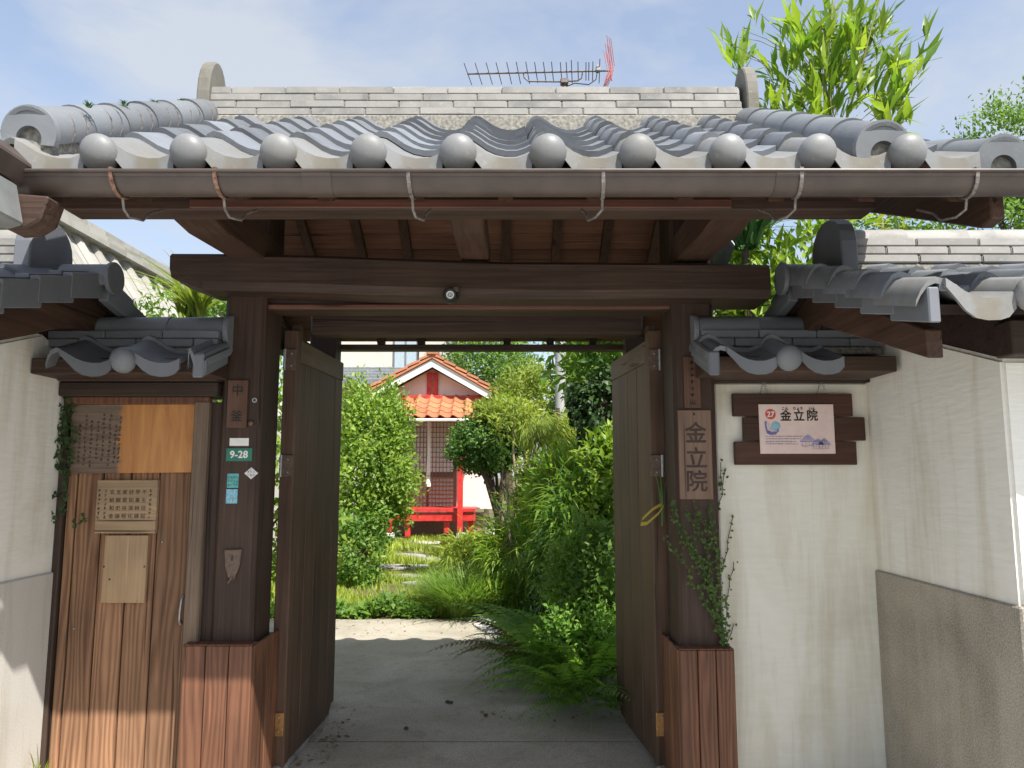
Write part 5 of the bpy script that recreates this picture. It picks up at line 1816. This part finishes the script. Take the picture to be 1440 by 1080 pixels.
# stepping stones
random.seed(21)
for i, (u, v, w_, d_) in enumerate([(592, 772, .95, .6), (572, 784, .75, .5), (606, 789, .8, .55), (548, 800, .7, .5), (590, 800, .75, .4), (585, 813, .7, .35), (600, 824, .6, .3)]):
    Y = H_CAM / -((sp + (540 - v) / F_PX * cp) / (cp - (540 - v) / F_PX * sp))
    c = at(u, v, Y)
    pts = []
    for k in range(11):
        a = 2 * PI * k / 11
        pts.append((w_ / 2 * math.cos(a) * random.uniform(.85, 1.1), d_ / 2 * math.sin(a) * random.uniform(.85, 1.1)))
    o = MB().prism(pts, .0, .045, lambda p, q, d: Vector((c.x + p, Y + q, d))).build('stepping_stone', M['stone'], None, bevel=.012)
    tag(o, ['flat grey stepping stone nearest the shrine', 'stepping stone second from the shrine, left of centre', 'stepping stone third from the shrine, by the striped bamboo', 'leftmost stepping stone in the grass', 'stepping stone in the middle of the row', 'stepping stone second from the path edge', 'stepping stone nearest the concrete path'][i], 'stepping stone', 'stepping stones')
# stone apron in front of the shrine
sheet('shrine_forecourt', [(-3.2, 15.2), (.2, 15.2), (.2, 20), (-3.2, 20)], .006, M['street'])
# gravel patch
n = 2600
x = rng.uniform(-.45, .75, n)
y = rng.uniform(6.15, 7.35, n)
k = (x + .45) > (7.3 - y) * .35
x, y = x[k], y[k]
n = len(x)
T = np.array([(1, 0, 0), (0, 1, 0), (-1, 0, 0), (0, -1, 0), (0, 0, .8), (0, 0, -.6)])
TF = np.array([(0, 1, 4), (1, 2, 4), (2, 3, 4), (3, 0, 4), (1, 0, 5), (2, 1, 5), (3, 2, 5), (0, 3, 5)])
V, F = scatter(np.stack([x, y, np.full(n, .018)], 1), norm(rdir(n) * np.array([1, 1, .3])), norm(rdir(n) * .4 + np.array([0, 0, 1])), .012 + .016 * rng.random(n), T, TF)
M['gravel'] = plain('gravel', (.32, .31, .30), .85, nscale=14, amt=.6)
o = link('gravel', np_mesh('gravel', V, F, M['gravel']), None, (0, 0, 0))
tag(o, 'patch of loose grey gravel beside the concrete path', 'gravel', kind='stuff')
c = at(781, 655, 7.6)
o = MB().sphere(c, .16, 16, 10, (1.15, .9, .62)).build('pale_boulder', M['pale_stone'], None, smooth=True, rough=.012)
tag(o, 'whitish rounded stone glimpsed among the shrubs', 'stone')
MB().tube([(c.x, c.y, 0), (c.x, c.y, c.z)], [.10, .07], 8).build('plinth', M['stone'], o)
# litter of dry leaves on the path
for i, (u, v) in enumerate(((629, 991), (634, 992), (683, 1010), (571, 1029))):
    Y = H_CAM / -((sp + (540 - v) / F_PX * cp) / (cp - (540 - v) / F_PX * sp))
    c = at(u, v, Y)
    o = MB().sphere((c.x, Y, .018), .012, 7, 5, (1.2, .8, .8)).build('pebble', M['bark'], None)
    tag(o, ['small dark pebble, left one of a pair on the path', 'small dark pebble, right one of a pair on the path', 'lone pebble near the ferns on the path', 'lone pebble in the gate shadow, nearest the camera'][i], 'pebble', 'pebbles on the path')

# ---------------------------------------------------------------- bamboo over the right wall, and other greenery outside
def leaf_fan(tips, L, w, n_each, mat, name, parent, spread=.35, upv=.6):
    pos, dr_ = [], []
    for (p, d) in tips:
        p, d = np.array(p), np.array(d) / np.linalg.norm(d)
        for k in range(n_each):
            pos.append(p - d * rng.random() * .28 + rng.normal(size=3) * .015)
            dr_.append(d * (.8 + .5 * rng.random()) + rng.normal(size=3) * spread + np.array([0, 0, upv * .4]))
    pos, dr_ = np.array(pos), np.array(dr_)
    n = len(pos)
    V, F = scatter(pos, dr_, norm(np.array([0, -.3, 1.0]) + rdir(n) * .6), L * (.6 + .6 * rng.random(n)), leaf_t(1, w, .03, .12), LEAF_F)
    o = pos.mean(0)
    return link(name, np_mesh(name, V - o, F, mat), parent, Vector(o))
BY = 5.4
root = at(1165, 185, BY)
bt = thing('bamboo_tree', (root.x, BY, 0), 'tall leafy bamboo rising above the right end of the roof', 'bamboo')
random.seed(31)
def culm(pts, r):
    MB().tube(pts, [r * (1 - .75 * i / (len(pts) - 1)) for i in range(len(pts))], 8).build('culm', M['culm'], bt, smooth=True)
g0 = Vector((root.x, BY, 0))
culm([g0, root, at(1160, 120, BY), at(1165, 60, BY), at(1175, -30, BY)], .022)
culm([g0 + Vector((.08, .1, 0)), at(1185, 185, BY + .1), at(1205, 120, BY), at(1225, 40, BY - .1), at(1240, -10, BY - .1)], .014)
culm([g0 + Vector((.3, -.05, 0)), at(1235, 200, BY), at(1248, 150, BY), at(1285, 95, BY)], .013)
culm([g0 + Vector((-.1, .0, 0)), at(1130, 185, BY), at(1105, 140, BY), at(1090, 110, BY)], .010)
tips = []
def cl(u, v, ru, rv, n, Y=BY, lean=0):
    for k in range(n):
        uu, vv_ = random.gauss(u, ru), random.gauss(v, rv)
        p = at(uu, vv_, Y + random.gauss(0, .16))
        q = at(u, v + rv * 1.8, Y)
        d = (p - q)
        d = d.normalized() if d.length > 1e-4 else Vector((0, 0, 1))
        tips.append((tuple(p), tuple(d + Vector((lean, 0, .35)))))
cl(1165, 45, 42, 34, 62)
cl(1160, 115, 34, 30, 46)
cl(1215, 20, 30, 20, 22)
cl(1190, 90, 26, 34, 26)
cl(1240, 30, 14, 14, 10, lean=.4)
cl(1272, 105, 22, 20, 24, lean=.4)
cl(1248, 150, 20, 18, 20)
cl(1035, 72, 16, 14, 15, lean=-.2)
cl(1085, 140, 16, 18, 18)
cl(1110, 60, 26, 30, 22)
cl(1125, 160, 18, 12, 10)
leaf_fan(tips[::2], .235, .22, 6, M['L_bamboo'], 'leaves', bt, .42)
bmk = MB()
for (p, d) in tips[::3]:
    p = Vector(p)
    b_ = Vector((root.x + random.uniform(-.05, .08), BY, p.z - random.uniform(.25, .6)))
    bmk.tube([b_.lerp(p, .35), b_.lerp(p, .7) + Vector((0, 0, .03)), p], [.004, .003, .002], 4)
bmk.build('twigs', M['culm'], bt)
# broad green mass seen between beam and right wing
def mass(name, label, u, v, Y, rx, rz, n, l, w, mat, **kw):
    c = at(u, v, Y)
    return shrub(name, label, 'shrub', M[mat], c, (rx, .4, rz), n, l, w, trunk=.03, **kw)
mass('leafy_shrub', 'bright green shrub seen between cross beam and right wing', 1110, 380, 4.75, .42, .55, 1500, .16, .26, 'L_bamboo', nclump=40, spread=.2, up=.3)
mass('leafy_shrub', 'green shrub showing just above the small roof, right', 1090, 435, 4.4, .40, .20, 800, .09, .4, 'L_round', nclump=30, spread=.25)
c = at(1048, 352, 4.3)
pm = thing('fan_palm', (c.x, 4.3, 0), 'dark fan palm behind the right bracket arm', 'palm')
MB().tube([(c.x, 4.3, 0), (c.x, 4.3, c.z)], [.05, .022], 9).build('trunk', M['bark'], pm, smooth=True)
for k in range(8):
    a = 2 * PI * k / 8
    blades((c.x + .06 * math.cos(a), 4.3 + .06 * math.sin(a), c.z + .02), 30, .02, .42, .020, 1.1, M['L_blue'], 'fan_leaf', pm, az=a)
c = at(1262, 300, 4.6)
yl = thing('yellow_sprig', (c.x, 4.6, 0), 'yellow-tinged leaf sprig above the ridge of right wing', 'plant')
MB().tube([(c.x, 4.6, 0), (c.x, 4.6, c.z - .05)], [.012, .006], 6).build('stem', M['stalk'], yl)
leaf_fan([((c.x, 4.6, c.z), (-.4, -.2, .5)), ((c.x + .05, 4.6, c.z), (.7, -.2, .4)), ((c.x + .1, 4.6, c.z - .03), (.9, -.1, .1))], .16, .2, 6, M['L_yellow'], 'leaves', yl)
c = at(1420, 225, 13.0)
shrub('tall_tree', 'thin-leaved tree at the far right edge', 'tree', M['L_mid'], (c.x + .4, 13.0, c.z), (1.3, 1.0, 1.5), 11000, .10, .42, nclump=80, spread=.12, shell=.5, trunk=.12)
c = at(1330, 280, 11.0)
shrub('background_shrub', 'grey-green shrub glimpsed beneath the right barge board', 'shrub', M['L_mid'], (c.x, 11.0, c.z - .25), (1.3, .8, .5), 3200, .10, .42, nclump=60, spread=.2)
c = at(1145, 196, 12.0)
# left: fan palm and bush behind the small roof
c = at(258, 440, 5.2)
pm = thing('fan_palm', (c.x, 5.2, 0), 'sunlit light green fan palm behind the left small roof', 'palm')
MB().tube([(c.x, 5.2, 0), (c.x, 5.2, c.z - .05)], [.06, .05], 9).build('trunk', M['bark'], pm, smooth=True)
for k, (a, n_) in enumerate(((2.6, 22), (.4, 22), (1.6, 20), (3.6, 18), (5.6, 16))):
    blades((c.x + .03 * k, 5.2, c.z - .06), n_ + 8, .015, .46, .024, 1.0, M['L_yellow'] if k != 2 else M['L_bamboo'], 'fan_leaf', pm, az=a)
c = at(300, 432, 6.0)
shrub('hedge_bush', 'green bush behind the left end of the cross beam', 'shrub', M['L_mid'], (c.x - .1, 6.0, c.z - .12), (.42, .4, .35), 2600, .06, .5, nclump=50, spread=.16, trunk=.03)
c = at(440, 600, 5.6)
shrub('hedge_bush', 'green bush seen through the slit by the left hinges', 'shrub', M['L_round'], (-2.05, 6.0, 1.35), (.6, .5, .9), 4200, .08, .5, nclump=80, spread=.14, trunk=.03)

# ---------------------------------------------------------------- creepers
def creeper(name, label, paths, lsize, mat, Y, every=.016, twist=.01, density=2, w=.8):
    p0 = paths[0][0]
    t = thing(name, (X(p0[0], p0[1], Y), Y, Z(p0[1], Y)), label, 'creeper')
    mb = MB()
    pos = []
    for path in paths:
        P = [at(u, v, Y) + Vector((random.uniform(-.002, .002), 0, 0)) for u, v in path]
        mb.tube(P, .0016, 4)
        for a, b in zip(P[:-1], P[1:]):
            m_ = max(1, int((b - a).length / every))
            for k in range(m_):
                for _ in range(density):
                    q = a.lerp(b, (k + random.random()) / m_)
                    pos.append((q.x + random.gauss(0, twist), Y - .004 - abs(random.gauss(0, .006)), q.z + random.gauss(0, twist)))
    mb.build('stems', M['bark'], t)
    pos = np.array(pos)
    n = len(pos)
    V, F = scatter(pos, norm(rdir(n) * np.array([1, .3, 1]) + np.array([0, 0, -.2])), norm(rdir(n) * .45 + np.array([0, -1, .3])), lsize * (.6 + .7 * rng.random(n)), leaf_t(1, w, .05, .1), LEAF_F)
    o = pos.mean(0)
    link('leaves', np_mesh('leaves', V - o, F, mat), t, Vector(o))
    return t
random.seed(41)
VY = 3.236
vine = []
def rs(u, v, du, dv, n=6, ju=5):
    return [(u + du * k / n + random.uniform(-ju, ju) * (k > 0), v + dv * k / n) for k in range(n + 1)]
creeper('creeper', 'small-leaved creeper climbing the right post below the name board',
        [rs(1018, 905, -75, -205, 8), rs(1018, 910, -50, -195, 8), rs(1016, 880, -82, -125, 8), rs(1020, 930, -20, -220, 8, 3), rs(1010, 860, -30, -140, 6),
         rs(1018, 800, -42, -95, 6, 3), rs(1022, 960, -2, -120, 6, 3), rs(1000, 800, -60, -75, 6), rs(1022, 985, -4, -100, 5, 3), rs(1010, 840, -52, -85, 5)],
        .016, M['L_vine'], VY + .045, .013, .006, 2)
creeper('creeper', 'fine creeper sprigs straying onto the cream wall edge',
        [rs(1017, 800, 14, -75, 6, 2), rs(1020, 850, 12, -60, 5, 2), rs(1010, 720, 12, -62, 5, 2), rs(1022, 905, 8, -28, 4, 2), rs(1012, 690, 3, -40, 4, 2)],
        .015, M['L_vine'], 3.39, .016, .004, 1)
creeper('creeper', 'dark ivy creeping round the left edge of the side door frame',
        [rs(96, 560, -16, 100, 7, 4), rs(98, 560, -2, 110, 7, 5), rs(104, 548, 40, -4, 5, 3), rs(88, 640, -16, -20, 4, 2), rs(80, 650, -14, -30, 4, 2), rs(72, 620, -4, 35, 5, 3),
         rs(68, 655, 24, 8, 4, 2), rs(96, 665, -6, 60, 5, 3), rs(84, 690, -15, 16, 4, 2), rs(69, 706, 4, 28, 4, 2), rs(80, 560, 4, 50, 5, 2), rs(100, 590, 8, 40, 4, 5), rs(102, 740, 22, -12, 4, 2)],
        .022, M['L_ivy'], 3.300, .012, .008, 2)
# dry yellow strap leaf hooked on the right leaf edge
c = at(915, 723, 3.5)
yl = thing('yellow_strap_leaf', c, 'curled yellow strap leaf caught at the right door edge', 'leaf')
mb = MB()
P = [at(932, 708, 3.5), at(918, 716, 3.48), at(903, 730, 3.47), at(901, 737, 3.47), at(910, 736, 3.48), at(926, 722, 3.5), at(933, 712, 3.5)]
for p, q in zip(P[:-1], P[1:]):
    up_ = Vector((.002, 0, .008))
    mb.add([p - up_, q - up_, q + up_, p + up_], [(0, 1, 2, 3)])
mb.build('blade', M['L_straw'], yl)
for (a, b, c2) in (((930, 715), (924, 745), (919, 765)), ((932, 712), (929, 740), (930, 770)), ((931, 740), (926, 765), (924, 790))):
    blades(tuple(at(*a, 3.52)), 2, .005, .16, .008, .3, M['L_blue'], 'green_blade', yl)
# moss tufts on the left verge
random.seed(2)
for i, (u, v) in enumerate(((125, 141), (176, 139), (218, 138), (255, 136))):
    Y = 2.35 + .28 * i
    c = at(u, v + 5, Y)
    o = blades((c.x, Y, c.z - .01), 40, .010, .016, .003, .9, M['L_dark'], 'moss_tuft', None)
    tag(o, ['moss tuft on the left verge tube, nearest the eave', 'moss tuft second from the eave on left verge tube', 'moss tuft third from the eave on left verge tube', 'moss tuft on the left verge tube, nearest the ridge'][i], 'moss', 'moss tufts on the left verge')
# weed at foot of the left wall
c = at(55, 1075, 3.3)
wd_ = thing('weed', (c.x, 3.3, c.z - .08), 'thin green weed at the foot of the left wall', 'weed')
blades((c.x, 3.3, c.z - .08), 12, .03, .16, .006, .5, M['L_yellow'], 'blades', wd_)

# dry leaves and twigs lying along the edges of the path
n = 260
x = np.concatenate([rng.uniform(-.2, .62, 130), rng.uniform(-1.02, -.86, 40), rng.uniform(-2.2, .1, 90)])
y = np.concatenate([4.35 + 1.6 * rng.random(130), rng.uniform(3.7, 4.6, 40), rng.uniform(6.6, 7.3, 90)])
V, F = scatter(np.stack([x, y, np.full(n, .013)], 1), norm(rdir(n) * np.array([1, 1, .12])), norm(rdir(n) * .3 + np.array([0, 0, 1])), .018 + .03 * rng.random(n), leaf_t(1, .4, .06, .05), LEAF_F)
M['litter'] = leafmat('dry_leaf', (.10, .06, .03), (.26, .18, .09), .2)
o = link('leaf_litter', np_mesh('leaf_litter', V, F, M['litter']), None, (0, 0, 0))
tag(o, 'scattered dry leaves along the edges of the path', 'leaf litter', kind='stuff')
